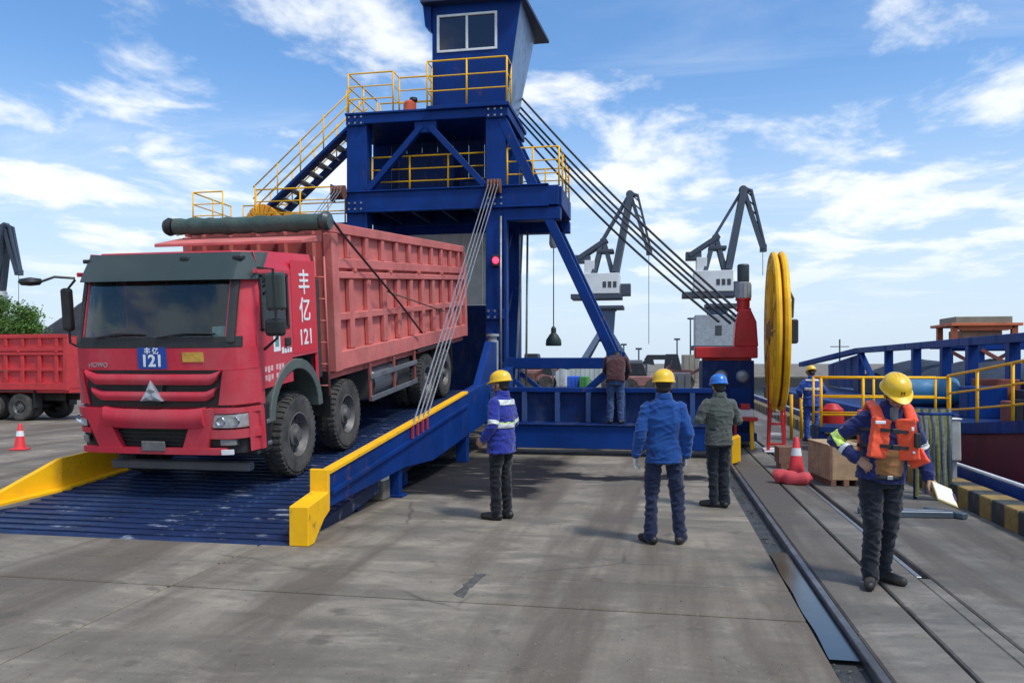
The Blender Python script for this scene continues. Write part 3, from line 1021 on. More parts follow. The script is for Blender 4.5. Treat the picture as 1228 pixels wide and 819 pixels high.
    fpatch(0.56, 0.82, 0.60, 1.12, 0.085, 0.09, 5, 1, -0.20, 0.14).build('bumper_strut', redc, bp_)
    fpatch(-1.245, -0.93, 0.98, 1.12, 0.06, 0.08, 6, 1).build('bumper_corner', redc, bp_)
    fpatch(-1.245, -0.90, 0.80, 0.87, 0.05, 0.06, 6, 1).build('bumper_corner', redc, bp_)
    fpatch(0.74, 1.246, 1.06, 1.12, 0.06, 0.08, 8, 1).build('bumper_corner', redc, bp_)
    fpatch(0.70, 1.246, 0.75, 0.86, 0.06, 0.08, 8, 1).build('bumper_corner', redc, bp_)
    fpatch(1.16, 1.247, 0.58, 1.08, 0.062, 0.09, 5, 1).build('bumper_corner', redc, bp_)
    fpatch(0.70, 1.05, 0.66, 0.745, 0.02, 0.04, 5, 1).build('fog_lamp_recess', BLK, bp_)
    fpatch(0.84, 1.03, 0.665, 0.74, 0.045, 0.04, 4, 1).build('fog_lamp', mat('fog_lens', (0.25, 0.25, 0.24), 0.25), bp_, 0.008)
    fpatch(-1.2, -0.98, 0.665, 0.76, 0.03, 0.04, 4, 1).build('fog_lamp', mat('fog_lens', (0.25, 0.25, 0.24), 0.25), bp_, 0.008)
    fpatch(-1.02, 0.92, 0.56, 0.635, 0.09, 0.10, 14, 1).build('bumper_lip', redc, bp_)
    fpatch(0.88, 1.02, 0.565, 0.625, 0.10, 0.02, 2, 1).build('reflector', WHITEP, bp_)
    fpatch(-0.16, 0.15, 0.60, 0.72, 0.11, 0.03, 3, 1).build('number_plate', mat('dirty_plate', (0.16, 0.155, 0.15), 0.6, var=0.3, scale=12), bp_, 0.006)
    for k in range(4):
        fpatch(-0.62, 0.56, 0.66 + k * 0.05, 0.675 + k * 0.05, 0.02, 0.03, 6, 1).build('intake_slat', BLK, bp_)
    for (a, b) in ((0.76, 1.17), (-1.2, -0.96)):
        hl = fpatch(a, b, 0.88, 1.05, 0.055, 0.05, 8, 2).build('headlight', LAMP, T, 0.01)
        for q in (0.28, 0.68):
            c = fcurve(a + (b - a) * q, 0.965, 0.07)
            MB().lathe([(0.058, 0.02), (0.05, 0.0), (0.02, 0.03), (0.0, 0.032)], c, 'y', 14).build('reflector_bowl', CHROME, hl)
    # underrun beam, front axle
    MB().box(-0.95, 1.0, 0.42, 0.55, 0.26, 0.37).build('underrun_beam', mat('beam_grey', (0.12, 0.12, 0.125), 0.6), T, 0.015)
    # ---- side of the cab: door skins, handles, lettering
    for s in (1, -1):
        X = HW * s
        d = MB()
        for (a, b, z0, z1) in ((0.36, 1.30, 1.30, 2.00), (1.262, 1.31, 2.0, 2.74), (0.36, 1.31, 2.735, 2.79)):
            d.box(min(X, X + 0.012 * s), max(X, X + 0.012 * s), a, b, z0, z1)
        dr_ = d.build('door', redc, T, 0.004)
        MB().box(min(X - 0.02 * s, X + 0.004 * s), max(X - 0.02 * s, X + 0.004 * s), 0.53, 1.21, 2.045, 2.70).build('door_window', GLASS, dr_)
        w_ = MB()
        for (a, b, z0, z1) in ((0.50, 0.545, 2.03, 2.715), (1.205, 1.245, 2.03, 2.715), (0.50, 1.245, 2.02, 2.05), (0.50, 1.245, 2.69, 2.725)):
            w_.box(min(X, X + 0.02 * s), max(X, X + 0.02 * s), a, b, z0, z1)
        w_.build('window_seal', BLK, dr_)
        MB().box(min(X, X + 0.045 * s), max(X, X + 0.045 * s), 1.09, 1.22, 1.79, 1.90).build('door_handle', BLK, dr_, 0.01)
        # steps below the door, fender arch
        MB().box(min(X, X - 0.3 * s), max(X, X - 0.3 * s), 0.30, 0.66, 0.50, 1.12).build('step_panel', BLK, T, 0.02)
        for zz_ in (0.58, 0.86):
            MB().box(min(X - .02 * s, X + 0.02 * s), max(X - .02 * s, X + 0.02 * s), 0.33, 0.62, zz_, zz_ + 0.05).build('step', STEEL, T, 0.008)
        arch = MB()
        prof = [(1.38 + 0.80 * math.cos(a), 0.86 + 0.74 * math.sin(a)) for a in [math.pi * (1.0 - k / 14) for k in range(15)]]
        inner = [(1.38 + 0.66 * math.cos(a), 0.86 + 0.60 * math.sin(a)) for a in [math.pi * (k / 14) for k in range(15)]]
        arch.prism(prof + inner, 'x', min(X - 0.42 * s, X + 0.03 * s), max(X - 0.42 * s, X + 0.03 * s))
        arch.build('wheel_arch', mat('fender_grey_green', (0.085, 0.105, 0.095), 0.55, var=0.2, dirt=0.4), T, 0.01)
    if lettered:
        X = HW + 0.006
        ban = MB().box(HW, HW + 0.005, 1.36, 2.13, 1.66, 2.92).build('banner_panel', mat('banner_red', (0.62, 0.018, 0.035), 0.45, var=0.05), T)
        for ch, z, sz in (('丰', 2.60, 0.36), ('亿', 2.22, 0.36), ('121', 1.86, 0.30)):
            lettering(ch, sz, WHITEP, ban, frameM((X + 0.004, 1.745, z), (0, 1, 0), (0, 0, 1)), bold=0.004)
        for z in (1.50, 1.39):          # two rows of print worn past reading
            for y in (0.52, 0.60, 0.68, 0.82, 0.90, 0.98):
                MB().box(HW + 0.012, HW + 0.015, y, y + 0.055, z + 0.01 * math.sin(y * 40), z + 0.075).build('worn_print', mat('faded_print', (0.70, 0.42, 0.42), 0.6, var=0.35, scale=40), T)
        MB().box(HW + 0.012, HW + 0.016, 0.78, 0.96, 1.74, 1.98).build('sticker', WHITEP, T)
        MB().box(HW + 0.016, HW + 0.018, 0.82, 0.92, 1.80, 1.93).build('sticker', mat('sticker_teal', (0.12, 0.32, 0.30), 0.5), T)
        for k in range(4):
            MB().box(HW + 0.012, HW + 0.015, 1.0 + k * 0.075, 1.055 + k * 0.075, 1.70, 1.78 - 0.02 * (k % 2)).build('worn_print', WHITEP, T)
    # mirrors
    for s in (1, -1):
        mr = holder('mirror', T)
        if s > 0:
            MB().tube([(1.24, 0.42, 2.80), (1.50, 0.30, 2.78), (1.52, 0.30, 1.95), (1.27, 0.44, 1.80)], 0.018, 6).build('mirror_arm', BLK, mr)
            MB().box(1.38, 1.62, 0.29, 0.40, 2.28, 2.74).build('mirror_head', VISOR, mr, 0.04, None, 2)
            MB().box(1.36, 1.60, 0.28, 0.40, 1.97, 2.18).build('mirror_head', BLK, mr, 0.04, None, 2)
        else:
            MB().tube([(-1.24, 0.36, 2.72), (-1.40, 0.20, 2.74), (-1.52, 0.10, 2.68)], 0.018, 6).build('mirror_arm', BLK, mr)
            MB().lathe([(0.0, -0.03), (0.10, -0.02), (0.135, 0.02), (0.12, 0.06), (0.0, 0.08)], (-1.62, 0.05, 2.66), 'z', 16).build('mirror_head', BLK, mr)
            MB().tube([(-1.24, 0.36, 2.70), (-1.36, 0.32, 2.55), (-1.36, 0.34, 1.9), (-1.27, 0.42, 1.82)], 0.016, 6).build('mirror_arm', BLK, mr)
            MB().box(-1.44, -1.30, 0.30, 0.40, 2.05, 2.60).build('mirror_head', BLK, mr, 0.04, None, 2)
    # ---- chassis, tanks, guards
    for x in (-0.45, 0.38):
        MB().box(x, x + 0.09, 0.6, 10.4, 0.80, 1.08).build('chassis_rail', CHAS, T)
    MB().box(-1.0, 1.0, 1.0, 2.2, 0.62, 1.10).build('engine_block', CHAS, T, 0.05)
    for y in (1.38, 3.12, 7.55, 8.95):
        MB().tube([(-1.0, y, 0.55), (1.0, y, 0.55)], 0.09, 10).build('axle', CHAS, T)
    for s in (1, -1):
        X = 1.22 * s
        tk = MB().lathe([(0.0, 0.0), (0.28, 0.0), (0.31, 0.03), (0.31, 1.12), (0.28, 1.15), (0.0, 1.15)], (X - 0.34 * s, 4.55, 0.86), 'y', 20)
        tk.build('air_tank', mat('tank_grey', (0.22, 0.23, 0.23), 0.4, metal=0.6, dirt=0.6), T)
        MB().box(min(X - 0.55 * s, X - 0.1 * s), max(X - 0.55 * s, X - 0.1 * s), 5.9, 6.65, 0.62, 1.12).build('battery_box', CHAS, T, 0.02)
        gd = holder('side_guard', T)
        for z in (0.60, 0.98):
            MB().box(min(X, X + 0.03 * s), max(X, X + 0.03 * s), 4.15, 6.75, z, z + 0.09).build('guard_rail', STEEL, gd, 0.006)
        for y in (4.15, 5.4, 6.66):
            MB().box(min(X, X - 0.04 * s), max(X, X - 0.04 * s), y, y + 0.09, 0.60, 1.25).build('guard_post', mat('guard_red', (0.28, 0.07, 0.06), 0.6, dirt=0.5), gd, 0.006)
        # mudguards over rear wheels
        MB().box(min(X, X - 0.5 * s), max(X, X - 0.5 * s), 6.95, 9.6, 1.20, 1.25).build('mudguard', CHAS, T, 0.01)
        MB().box(min(X, X - 0.45 * s), max(X, X - 0.45 * s), 9.58, 9.61, 0.55, 1.2).build('mud_flap', BLK, T)
        MB().box(min(X, X - 0.42 * s), max(X, X - 0.42 * s), 2.46, 2.50, 0.62, 1.3).build('mud_flap', BLK, T)
    # ---- wheels
    ty = MB().lathe([(0.30, -0.135), (0.40, -0.150), (0.50, -0.145), (0.535, -0.115), (0.545, -0.06), (0.548, 0.0), (0.545, 0.06), (0.535, 0.115), (0.50, 0.145), (0.40, 0.150), (0.30, 0.135), (0.285, 0.0)], (0, 0, 0), 'x', 40, closed=True)
    for k in range(40):
        a = k * math.tau / 40
        c, s_ = math.cos(a), math.sin(a)
        for side in (-1, 1):
            ty.hexa([(side * x, c * r - s_ * q, s_ * r + c * q) for x, r, q in ((0.04, 0.54, -0.024), (0.14, 0.515, -0.024), (0.14, 0.515, 0.024), (0.04, 0.54, 0.024), (0.04, 0.562, -0.02), (0.135, 0.548, -0.02), (0.135, 0.548, 0.02), (0.04, 0.562, 0.02))])
    ty_me = ty.mesh('tyre', RUB)
    rm = MB().lathe([(0.298, -0.12), (0.298, 0.11), (0.315, 0.135), (0.295, 0.14), (0.275, 0.10), (0.25, 0.04), (0.16, 0.02), (0.15, 0.09), (0.10, 0.10), (0.09, 0.15), (0.0, 0.155)], (0, 0, 0), 'x', 28)
    for k in range(10):
        a = k * math.tau / 10
        rm.lathe([(0.018, 0.02), (0.018, 0.055), (0.0, 0.056)], (0, 0.205 * math.cos(a), 0.205 * math.sin(a)), 'x', 8)
    rm_me = rm.mesh('rim', RIM)
    hole_me = MB().lathe([(0.028, 0.0), (0.028, 0.008)], (0.036, 0, 0), 'x', 8).mesh('rim_hole', BLK)
    for y, dual in ((1.38, False), (3.12, False), (7.55, True), (8.95, True)):
        for s in (1, -1):
            wh = holder('wheel', T)
            wh.location = (s * 1.08, y, 0.555)
            wh.rotation_euler = (random.uniform(0, 1), 0, 0 if s > 0 else math.pi)
            link('tyre', ty_me, wh)
            link('rim', rm_me, wh)
            for k in range(10):
                a = (k + 0.5) * math.tau / 10
                link('rim_hole', hole_me, wh, (0, 0.225 * math.cos(a), 0.225 * math.sin(a)))
            if dual:
                link('tyre', ty_me, wh, (-0.33, 0, 0))
    # ---- dump bed
    B0, B1 = 2.74, 11.15
    bed = holder('dump_bed', T)
    for s in (1, -1):
        X = HW * s

        def sb(name, o0, o1, a, b, z0, z1, bev=0.012):
            return MB().box(min(X + o0 * s, X + o1 * s), max(X + o0 * s, X + o1 * s), a, b, z0, z1).build(name, redb, bed, bev)
        sb('side_wall', -0.13, -0.09, B0, B1, 1.32, 3.50, 0)
        sb('top_rail', -0.15, 0.0, B0, B1, 3.37, 3.53)
        sb('middle_rail', -0.09, -0.005, B0, B1, 2.84, 3.00)
        sb('body_rail', -0.09, 0.02, B0, B1, 2.68, 2.79)
        sb('waist_beam', -0.09, -0.01, B0 + 0.16, B1, 2.03, 2.15)
        sb('bottom_rail', -0.09, 0.025, B0, B1, 1.27, 1.56)
        sb('corner_post', -0.12, 0.03, B0 - 0.02, B0 + 0.22, 1.26, 3.36)
        sb('corner_post', -0.12, 0.03, B1 - 0.18, B1 + 0.02, 1.26, 3.36)
        nrib = 10
        for k in range(nrib):
            y = B0 + 0.78 + k * (B1 - B0 - 1.3) / (nrib - 1)
            sb('side_rib', -0.09, 0.005, y - 0.085, y + 0.085, 1.56, 2.68, 0.02)
            sb('side_rib', -0.09, -0.012, y - 0.07, y + 0.07, 3.0, 3.37, 0.015)
        for k in range(5):
            y = B0 + 0.9 + k * 1.75
            sb('hinge_lug', -0.02, 0.035, y - 0.05, y + 0.05, 2.79, 2.86, 0.008)
    MB().box(-HW + 0.05, HW - 0.05, B0, B0 + 0.08, 1.3, 3.52).build('front_board', redb, bed, 0.01)
    for x in (-0.9, -0.45, 0.0, 0.45, 0.9):
        MB().box(x - 0.06, x + 0.06, B0 - 0.09, B0 + 0.01, 1.35, 3.4).build('front_rib', redb, bed, 0.01)
    MB().box(-HW + 0.05, HW - 0.05, B1 - 0.06, B1, 1.3, 3.4).build('tailgate', redb, bed, 0.01)
    MB().box(-HW + 0.1, HW - 0.1, B0, B1, 1.15, 1.33).build('bed_floor', redb, bed)
    cargo = MB().grid(lambda u, v_: (-1.1 + 2.2 * u, B0 + 0.1 + (B1 - B0 - 0.2) * v_, 2.7 + 0.25 * math.sin(u * math.pi) * (0.7 + 0.4 * math.sin(v_ * 9)) + random.uniform(-0.04, 0.04)), 14, 40, (0, 0, -0.4), False)
    co = cargo.build('bulk_cargo', mat('bulk_dark', (0.06, 0.055, 0.05), 0.95, var=0.4, scale=8, bump=0.8, bscale=20), bed)
    # canopy over the cab, tarp roll with end crank, ladder
    MB().prism([(1.85, 3.17), (1.85, 3.22), (2.5, 3.33), (2.5, 3.22)], 'x', -HW + 0.08, HW - 0.03).build('cab_canopy', redb, bed, 0.01)
    roll = MB()
    pts, rr = [], []
    for k in range(25):
        x = -1.13 + 2.34 * k / 24
        pts.append((x, 2.40 + 0.01 * math.sin(k * 1.7), 3.50 - 0.012 * math.sin(k / 24 * math.pi)))
        rr.append(0.125 + 0.010 * math.sin(k * 2.3) + 0.006 * math.sin(k * 5.1))
    roll.tube(pts, rr, 16)
    tr = roll.build('tarp_roll', TARP, T)
    MB().lathe([(0.0, -0.07), (0.11, -0.06), (0.14, 0.0), (0.12, 0.07), (0.0, 0.09)], (-1.22, 2.40, 3.50), 'x', 14).build('roll_end', BLK, tr)
    MB().lathe([(0.0, -0.07), (0.12, -0.06), (0.15, 0.02), (0.12, 0.08), (0.0, 0.10)], (1.27, 2.42, 3.51), 'x', 14).build('roll_end', VISOR, tr)
    MB().tube([(-1.08, 2.38, 3.36), (-1.12, 2.36, 3.60)], 0.02, 6).build('roll_strap', WHITEP, tr)
    MB().tube([(1.34, 2.42, 3.58), (1.325, 2.9, 3.36), (1.33, 5.6, 2.2), (1.32, 6.9, 1.60)], 0.020, 6).build('tarp_arm', BLK, T)
    MB().tube([(1.31, 4.9, 2.46), (1.31, 8.6, 1.98)], 0.014, 6).build('tarp_rope', mat('dull_rope', (0.12, 0.08, 0.06), 0.8), T)
    ld = holder('ladder', T)
    for y in (2.36, 2.40):
        MB().tube([(1.10 if y < 2.38 else 1.24, y, 0.95), (1.10 if y < 2.38 else 1.24, y, 3.0)], 0.016, 6).build('ladder_rail', redb, ld)
    for k in range(6):
        MB().tube([(1.10, 2.36, 1.1 + k * 0.32), (1.24, 2.40, 1.1 + k * 0.32)], 0.013, 6).build('ladder_rung', redb, ld)
    MB().box(-0.9, 1.15, 2.26, 2.42, 1.2, 2.7).build('air_intake', CHAS, T, 0.04)
    return T


truck = build_truck('dump_truck', 'red dump truck with green tarp roll and number 121 standing on the blue ramp', 'dump truck', (-6.055, 8.80, deck_z(8.80) + 0.02), math.atan(RS), 0, True)
build_truck('dump_truck', 'bright red dump truck parked at the left edge behind the lettered truck', 'dump truck', (-27.0, 22.9, 0), 0, R(-90), False, 0.78,
            mat('second_truck_red', (0.52, 0.02, 0.03), 0.45, dirt=0.3), mat('second_bed_red', (0.56, 0.035, 0.04), 0.55, var=0.15, dirt=0.3, dirtcol=(0.3, 0.05, 0.05)))


# ================================================================== UNLOADING TOWER
YT, YK = 20.0, 22.4
to = (-6.0, YT, 0)
tower = thing('unloading_tower', 'tall dark blue steel gantry tower with control cabin straddling the ramp', 'tower', to)
ZL1, ZL0 = 6.36, 5.86       # lower platform top / underside
ZT1, ZT0 = 8.52, 8.18       # upper platform


def tw(mb, name, m=None, bev=0.012, parent=None, seg=1):
    return mb.build(name, m or BLUE, parent or tower, bev, to, seg)


for x0, x1 in ((-8.2, -7.64), (-4.40, -3.87)):
    for y0_, y1_ in ((YT, YT + 0.42), (YK - 0.42, YK)):
        tw(MB().box(x0, x1, y0_, y1_, 0.0, ZT0), 'column')
        tw(MB().box(x0 - 0.14, x1 + 0.14, y0_ - 0.14, y1_ + 0.14, 0.0, 0.05), 'base_plate')
    # vertical stiffener seams
    tw(MB().box(x1 - 0.05, x1 + 0.025, YT - 0.03, YT + 0.02, 0.3, ZL0), 'column_flange')
# lower platform
tw(MB().box(-8.2, -2.5, YT - 0.06, YT + 0.12, ZL0, ZL1), 'platform_beam')
tw(MB().box(-8.2, -2.5, YK - 0.1, YK + 0.06, ZL0, ZL1), 'platform_beam')
tw(MB().box(-2.62, -2.44, YT + 0.12, YK - 0.1, ZL0, ZL1), 'platform_beam')
tw(MB().box(-8.2, -8.02, YT + 0.12, YK - 0.1, ZL0, ZL1), 'platform_beam')
tw(MB().box(-8.0, -2.62, YT + 0.12, YK - 0.1, ZL1 - 0.06, ZL1 - 0.02), 'floor_plate', BLUED)
for k in range(6):
    x = -7.4 + k * 0.85
    tw(MB().box(x - 0.05, x + 0.05, YT + 0.12, YK - 0.1, ZL0 + 0.05, ZL1 - 0.07), 'floor_joist', BLUED)
tw(MB().box(-8.2, -2.75, YT - 0.12, YT + 0.02, ZL0 - 0.04, ZL0), 'beam_flange')
tw(MB().box(-8.2, -2.75, YT - 0.12, YT + 0.02, ZL1, ZL1 + 0.04), 'beam_flange')
# outrigger frame to the right under the lower platform
tw(MB().box(-3.87, -2.46, YT - 0.02, YT + 0.30, ZL0 - 0.36, ZL0 - 0.045), 'outrigger_beam')
tw(MB().box(-3.87, -2.46, YK - 0.3, YK, ZL0 - 0.36, ZL0 - 0.045), 'outrigger_beam')
# upper platform
tw(MB().box(-8.2, -3.80, YT - 0.06, YK + 0.1, ZT0, ZT1 - 0.10), 'top_frame')
tw(MB().box(-5.95, -3.76, YT - 0.16, YK + 0.2, ZT1 - 0.10, ZT1), 'cabin_floor')
tw(MB().box(-8.22, -5.96, YT - 0.1, YK + 0.15, ZT1 - 0.10, ZT1 - 0.04), 'top_floor_plate')
# K bracing in the front frame, both storeys' back panel
apex = Vector((-6.02, YT + 0.06, ZT0 - 0.12))
tw(MB().bar(apex + Vector((-0.1, 0, 0)), (-7.62, YT + 0.06, ZL1 + 0.06), 0.16, 0.18, (0, 1, 0)), 'brace')
tw(MB().bar(apex + Vector((0.1, 0, 0)), (-4.42, YT + 0.06, ZL1 + 0.06), 0.16, 0.18, (0, 1, 0)), 'brace')
tw(MB().box(-6.32, -5.72, YT + 0.0, YT + 0.14, ZT0 - 0.3, ZT0), 'gusset_plate')
for k in range(7):
    x = -7.62 + k * 0.46
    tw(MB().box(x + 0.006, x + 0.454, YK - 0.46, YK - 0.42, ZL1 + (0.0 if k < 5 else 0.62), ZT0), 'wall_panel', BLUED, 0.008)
tw(MB().box(-7.2, -5.6, YK - 1.1, YK - 0.5, ZL1, ZL1 + 1.35), 'winch_housing', BLUED, 0.03)
tw(MB().lathe([(0.28, 0), (0.28, 0.05), (0.2, 0.06), (0.2, 1.0), (0.28, 1.01), (0.28, 1.06)], (-5.4, YK - 0.9, ZL1 + 0.4), 'x', 20), 'winch_drum', BLUED, 0)
tw(MB().box(-6.15, -5.85, YT + 0.15, YT + 0.35, ZT0 - 0.22, ZT0 - 0.02), 'floodlight', WHITE, 0.02)
# bolted splice plates on the columns and beams
bolt_me = MB().lathe([(0.03, 0.0), (0.03, 0.022), (0.018, 0.03), (0.0, 0.03)], (0, 0, 0), 'y', 6, False).mesh('bolt', STEEL)
for (cx, cz) in ((-7.92, 6.0), (-4.135, 6.0), (-7.92, 8.28), (-4.135, 8.28), (-4.135, 3.1), (-4.135, 1.75)):
    pl_ = tw(MB().box(cx - 0.24, cx + 0.24, YT - 0.085 if cz > 5 and cz < 7 else YT - 0.07, YT - 0.061 if cz > 5 and cz < 7 else YT - 0.001 if cz < 5 else YT - 0.061, cz - 0.13, cz + 0.13), 'splice_plate', None, 0.004)
    for ix in (-0.17, 0.0, 0.17):
        for iz in (-0.08, 0.08):
            bo_ = link('bolt', bolt_me, pl_, (cx + ix - to[0], -0.115, cz + iz - to[2]))
# slanted struts down to the right
for y in (YT + 0.14, YK - 0.15):
    a, b = at(603, 138, Y=y), at(735, 428, Y=y)
    a.x, b.x = -4.0, -1.12
    a.z, b.z = ZT0, 2.0
    tw(MB().bar(a, b, 0.24, 0.30, (0, 1, 0)), 'strut')
    tw(MB().box(-1.30, -0.92, y - 0.16, y + 0.16, 0.0, 2.15), 'strut_leg')
    tw(MB().box(-3.87, -0.92, y - 0.13, y + 0.13, 1.70, 1.98), 'base_beam')
    tw(MB().bar((-3.87, y, 1.55), (-3.2, y, 1.02), 0.12, 0.12, (0, 1, 0)), 'knee_brace')
    tw(MB().bar((-1.2, y, 1.72), (-2.0, y, 1.0), 0.12, 0.12, (0, 1, 0)), 'knee_brace')
tw(MB().box(-3.87, -0.92, YT - 0.02, YT + 0.3, 0.86, 1.0), 'base_beam')
for k in range(9):      # horizontal tie seen behind the strut
    pass
for z in (2.4, 4.1):
    tw(MB().bar((-4.1, YT + 0.4, z), (-4.1, YK - 0.4, z + 1.5), 0.12, 0.12, (1, 0, 0)), 'brace')
# railings
RA = dict(off=to)
railing(tower, [(-7.60, YT + 0.3, ZL1), (-4.42, YT + 0.3, ZL1)], 1.0, spacing=1.0, **RA)
railing(tower, [(-3.84, YT + 0.05, ZL1), (-2.5, YT + 0.05, ZL1), (-2.5, YK - 0.05, ZL1), (-3.84, YK - 0.05, ZL1)], 1.0, spacing=0.75, **RA)
railing(tower, [(-8.15, YK - 0.2, ZT1), (-8.15, YT, ZT1), (-6.9, YT, ZT1), (-6.9, YT + 0.5, ZT1), (-6.0, YT + 0.5, ZT1)], 1.02, spacing=0.95, **RA)
railing(tower, [(-8.15, YK + 0.05, ZT1), (-6.0, YK + 0.05, ZT1)], 1.02, spacing=1.0, **RA)
railing(tower, [(-5.93, YT + 0.3, ZT1), (-5.93, YT - 0.12, ZT1), (-3.82, YT - 0.12, ZT1), (-3.82, YT + 0.45, ZT1)], 1.16, spacing=1.05, **RA)
# left access platform with stair
ZP = 5.62
tw(MB().box(-12.85, -8.22, YT + 0.1, YK - 0.2, ZP - 0.14, ZP), 'access_platform', BLUED)
for x in (-12.7, -10.4):
    for y in (YT + 0.25, YK - 0.35):
        tw(MB().box(x - 0.09, x + 0.09, y - 0.09, y + 0.09, 0.0, ZP - 0.14), 'platform_leg')
railing(tower, [(-12.8, YK - 0.25, ZP), (-12.8, YT + 0.15, ZP), (-11.9, YT + 0.15, ZP)], 0.98, spacing=1.0, **RA)
railing(tower, [(-10.9, YT + 0.15, ZP), (-8.3, YT + 0.15, ZP)], 0.98, spacing=1.2, **RA)
railing(tower, [(-12.4, YK - 0.25, ZP), (-8.3, YK - 0.25, ZP)], 0.98, spacing=1.3, **RA)
st = holder('stair', tower)
A_, B_ = Vector((-11.3, 0, ZP)), Vector((-8.2, 0, ZT1 - 0.05))
for y in (YT + 0.55, YT + 1.45):
    MB().bar(A_ + Vector((0, y, 0.05)), B_ + Vector((0, y, -0.1)), 0.08, 0.34, (0, 1, 0)).build('stringer', BLUE, st, 0.006, to)
    for f in (0.95, 0.63, 0.32):
        MB().tube([A_ + Vector((0.1, y, 0.2 + f)), B_ + Vector((0.05, y, f))], 0.02, 6).build('handrail', YEL, st, 0, to)
    for k in range(5):
        p = A_.lerp(B_, 0.05 + k * 0.22) + Vector((0, y, 0.1))
        MB().tube([p, p + Vector((0, 0, 0.95))], 0.02, 6).build('handrail_post', YEL, st, 0, to)
for k in range(12):
    p = A_.lerp(B_, (k + 0.5) / 12)
    MB().box(p.x - 0.13, p.x + 0.13, YT + 0.6, YT + 1.4, p.z - 0.02, p.z + 0.02).build('tread', STEEL, st, 0, to)
# orange fan shaped hood and cover on the platform
hd = holder('fan_hood', tower)
for k in range(9):
    a0, a1 = math.pi * k / 9, math.pi * (k + 0.86) / 9
    MB().prism([(-10.85, ZP + 0.02), (-10.85 + 0.52 * math.cos(a0), ZP + 0.02 + 0.62 * math.sin(a0)), (-10.85 + 0.52 * math.cos(a1), ZP + 0.02 + 0.62 * math.sin(a1))], 'y', YT + 0.35, YT + 0.95 + 0.02 * (k % 2)).build('hood_segment', ORANGE, hd, 0.01, to)
tw(MB().prism([(-10.3, ZP), (-10.2, ZP + 0.38), (-9.5, ZP + 0.34), (-9.3, ZP)], 'y', YT + 0.4, YT + 1.0), 'motor_cover', ORANGE, 0.02)
# control cabin
cabn = holder('control_cabin', tower)


def cb(mb, name, m=None, bev=0.01):
    return mb.build(name, m or BLUE, cabn, bev, to)


cy0, cy1 = YT + 0.42, YT + 2.1
zb, zt = ZT1 + 0.01, 11.35
bl_, br_ = (-5.95, -3.97), (-5.95, -3.55)
# walls as separate leaning plates
wins = (10.12, 11.08, -5.80, -4.20)
for (x0, x1, z0, z1) in ((-5.95, -5.80, zb, zt), (-5.80, -4.20, zb, wins[0]), (-5.80, -4.20, wins[1], zt)):
    cb(MB().box(x0, x1, cy0, cy0 + 0.06, z0, z1), 'front_wall', None, 0)
cb(MB().prism([(-4.20, zb), (-3.97, zb), (-3.55, zt), (-4.20, zt)], 'y', cy0, cy0 + 0.06), 'front_wall', None, 0)
cb(MB().hexa([(-4.03, cy0 + .06, zb), (-3.97, cy0 + .06, zb), (-3.97, cy1, zb), (-4.03, cy1, zb), (-3.61, cy0 + .06, zt), (-3.55, cy0 + .06, zt), (-3.55, cy1 + .75, zt), (-3.61, cy1 + .75, zt)]), 'side_wall', mat('cabin_side_sheen', (0.14, 0.20, 0.30), 0.3, metal=0.3, var=0.25, scale=1.2, dirt=0.3, dirtcol=(0.1, 0.14, 0.22)), 0)  # right wall coloured paler than the others, its bright sky sheen painted in
cb(MB().hexa([(-5.95, cy0 + .06, zb), (-5.89, cy0 + .06, zb), (-5.89, cy1, zb), (-5.95, cy1, zb), (-5.95, cy0 + .06, zt), (-5.89, cy0 + .06, zt), (-5.89, cy1 + .75, zt), (-5.95, cy1 + .75, zt)]), 'side_wall', None, 0)
cb(MB().hexa([(-5.88, cy1 - .06, zb), (-4.04, cy1 - .06, zb), (-4.04, cy1, zb), (-5.88, cy1, zb), (-5.88, cy1 + .69, zt), (-3.62, cy1 + .69, zt), (-3.62, cy1 + .75, zt), (-5.88, cy1 + .75, zt)]), 'rear_wall', None, 0)
for (x0, x1) in ((-5.76, -5.03), (-4.97, -4.24)):
    cb(MB().box(x0, x1, cy0 + 0.02, cy0 + 0.035, wins[0] + 0.03, wins[1] - 0.03), 'window_pane', GLASSB, 0)
fr = MB()
for (x0, x1, z0, z1) in ((-5.82, -5.755, 10.1, 11.1), (-5.03, -4.97, 10.165, 11.035), (-4.245, -4.18, 10.1, 11.1), (-5.755, -4.245, 10.1, 10.16), (-5.755, -4.245, 11.04, 11.1)):
    fr.box(x0, x1, cy0 - 0.025, cy0 + 0.05, z0, z1)
cb(fr, 'window_frame', WHITE, 0.005)
cb(MB().box(-5.7, -4.3, cy0 + 0.15, cy0 + 0.5, 10.05, 10.14), 'control_desk', BEIGE, 0.01)
cb(MB().lathe([(0.0, 0), (0.11, 0.0), (0.13, 0.2), (0.06, 0.36), (0.0, 0.42)], (-5.5, cy0 + 0.35, 10.14), 'z', 14), 'desk_lamp', WHITE, 0)
cb(MB().hexa([(-6.2, cy0 - .3, zt + .0), (-3.45, cy0 - .3, zt + .0), (-3.2, cy1 + 1.25, zt - .02), (-6.2, cy1 + 1.25, zt - .02), (-6.2, cy0 - .3, zt + .1), (-3.45, cy0 - .3, zt + .1), (-3.2, cy1 + 1.25, zt + .08), (-6.2, cy1 + 1.25, zt + .08)]), 'roof', mat('cabin_roof_dark', (0.02, 0.035, 0.09), 0.5), 0.01)
tw(MB().prism([(-6.12, zt - 0.55), (-5.96, zt - 0.7), (-5.96, zt - 0.02), (-6.18, zt - 0.02)], 'y', cy0 - 0.1, cy0 + 0.2), 'roof_bracket', None, 0)
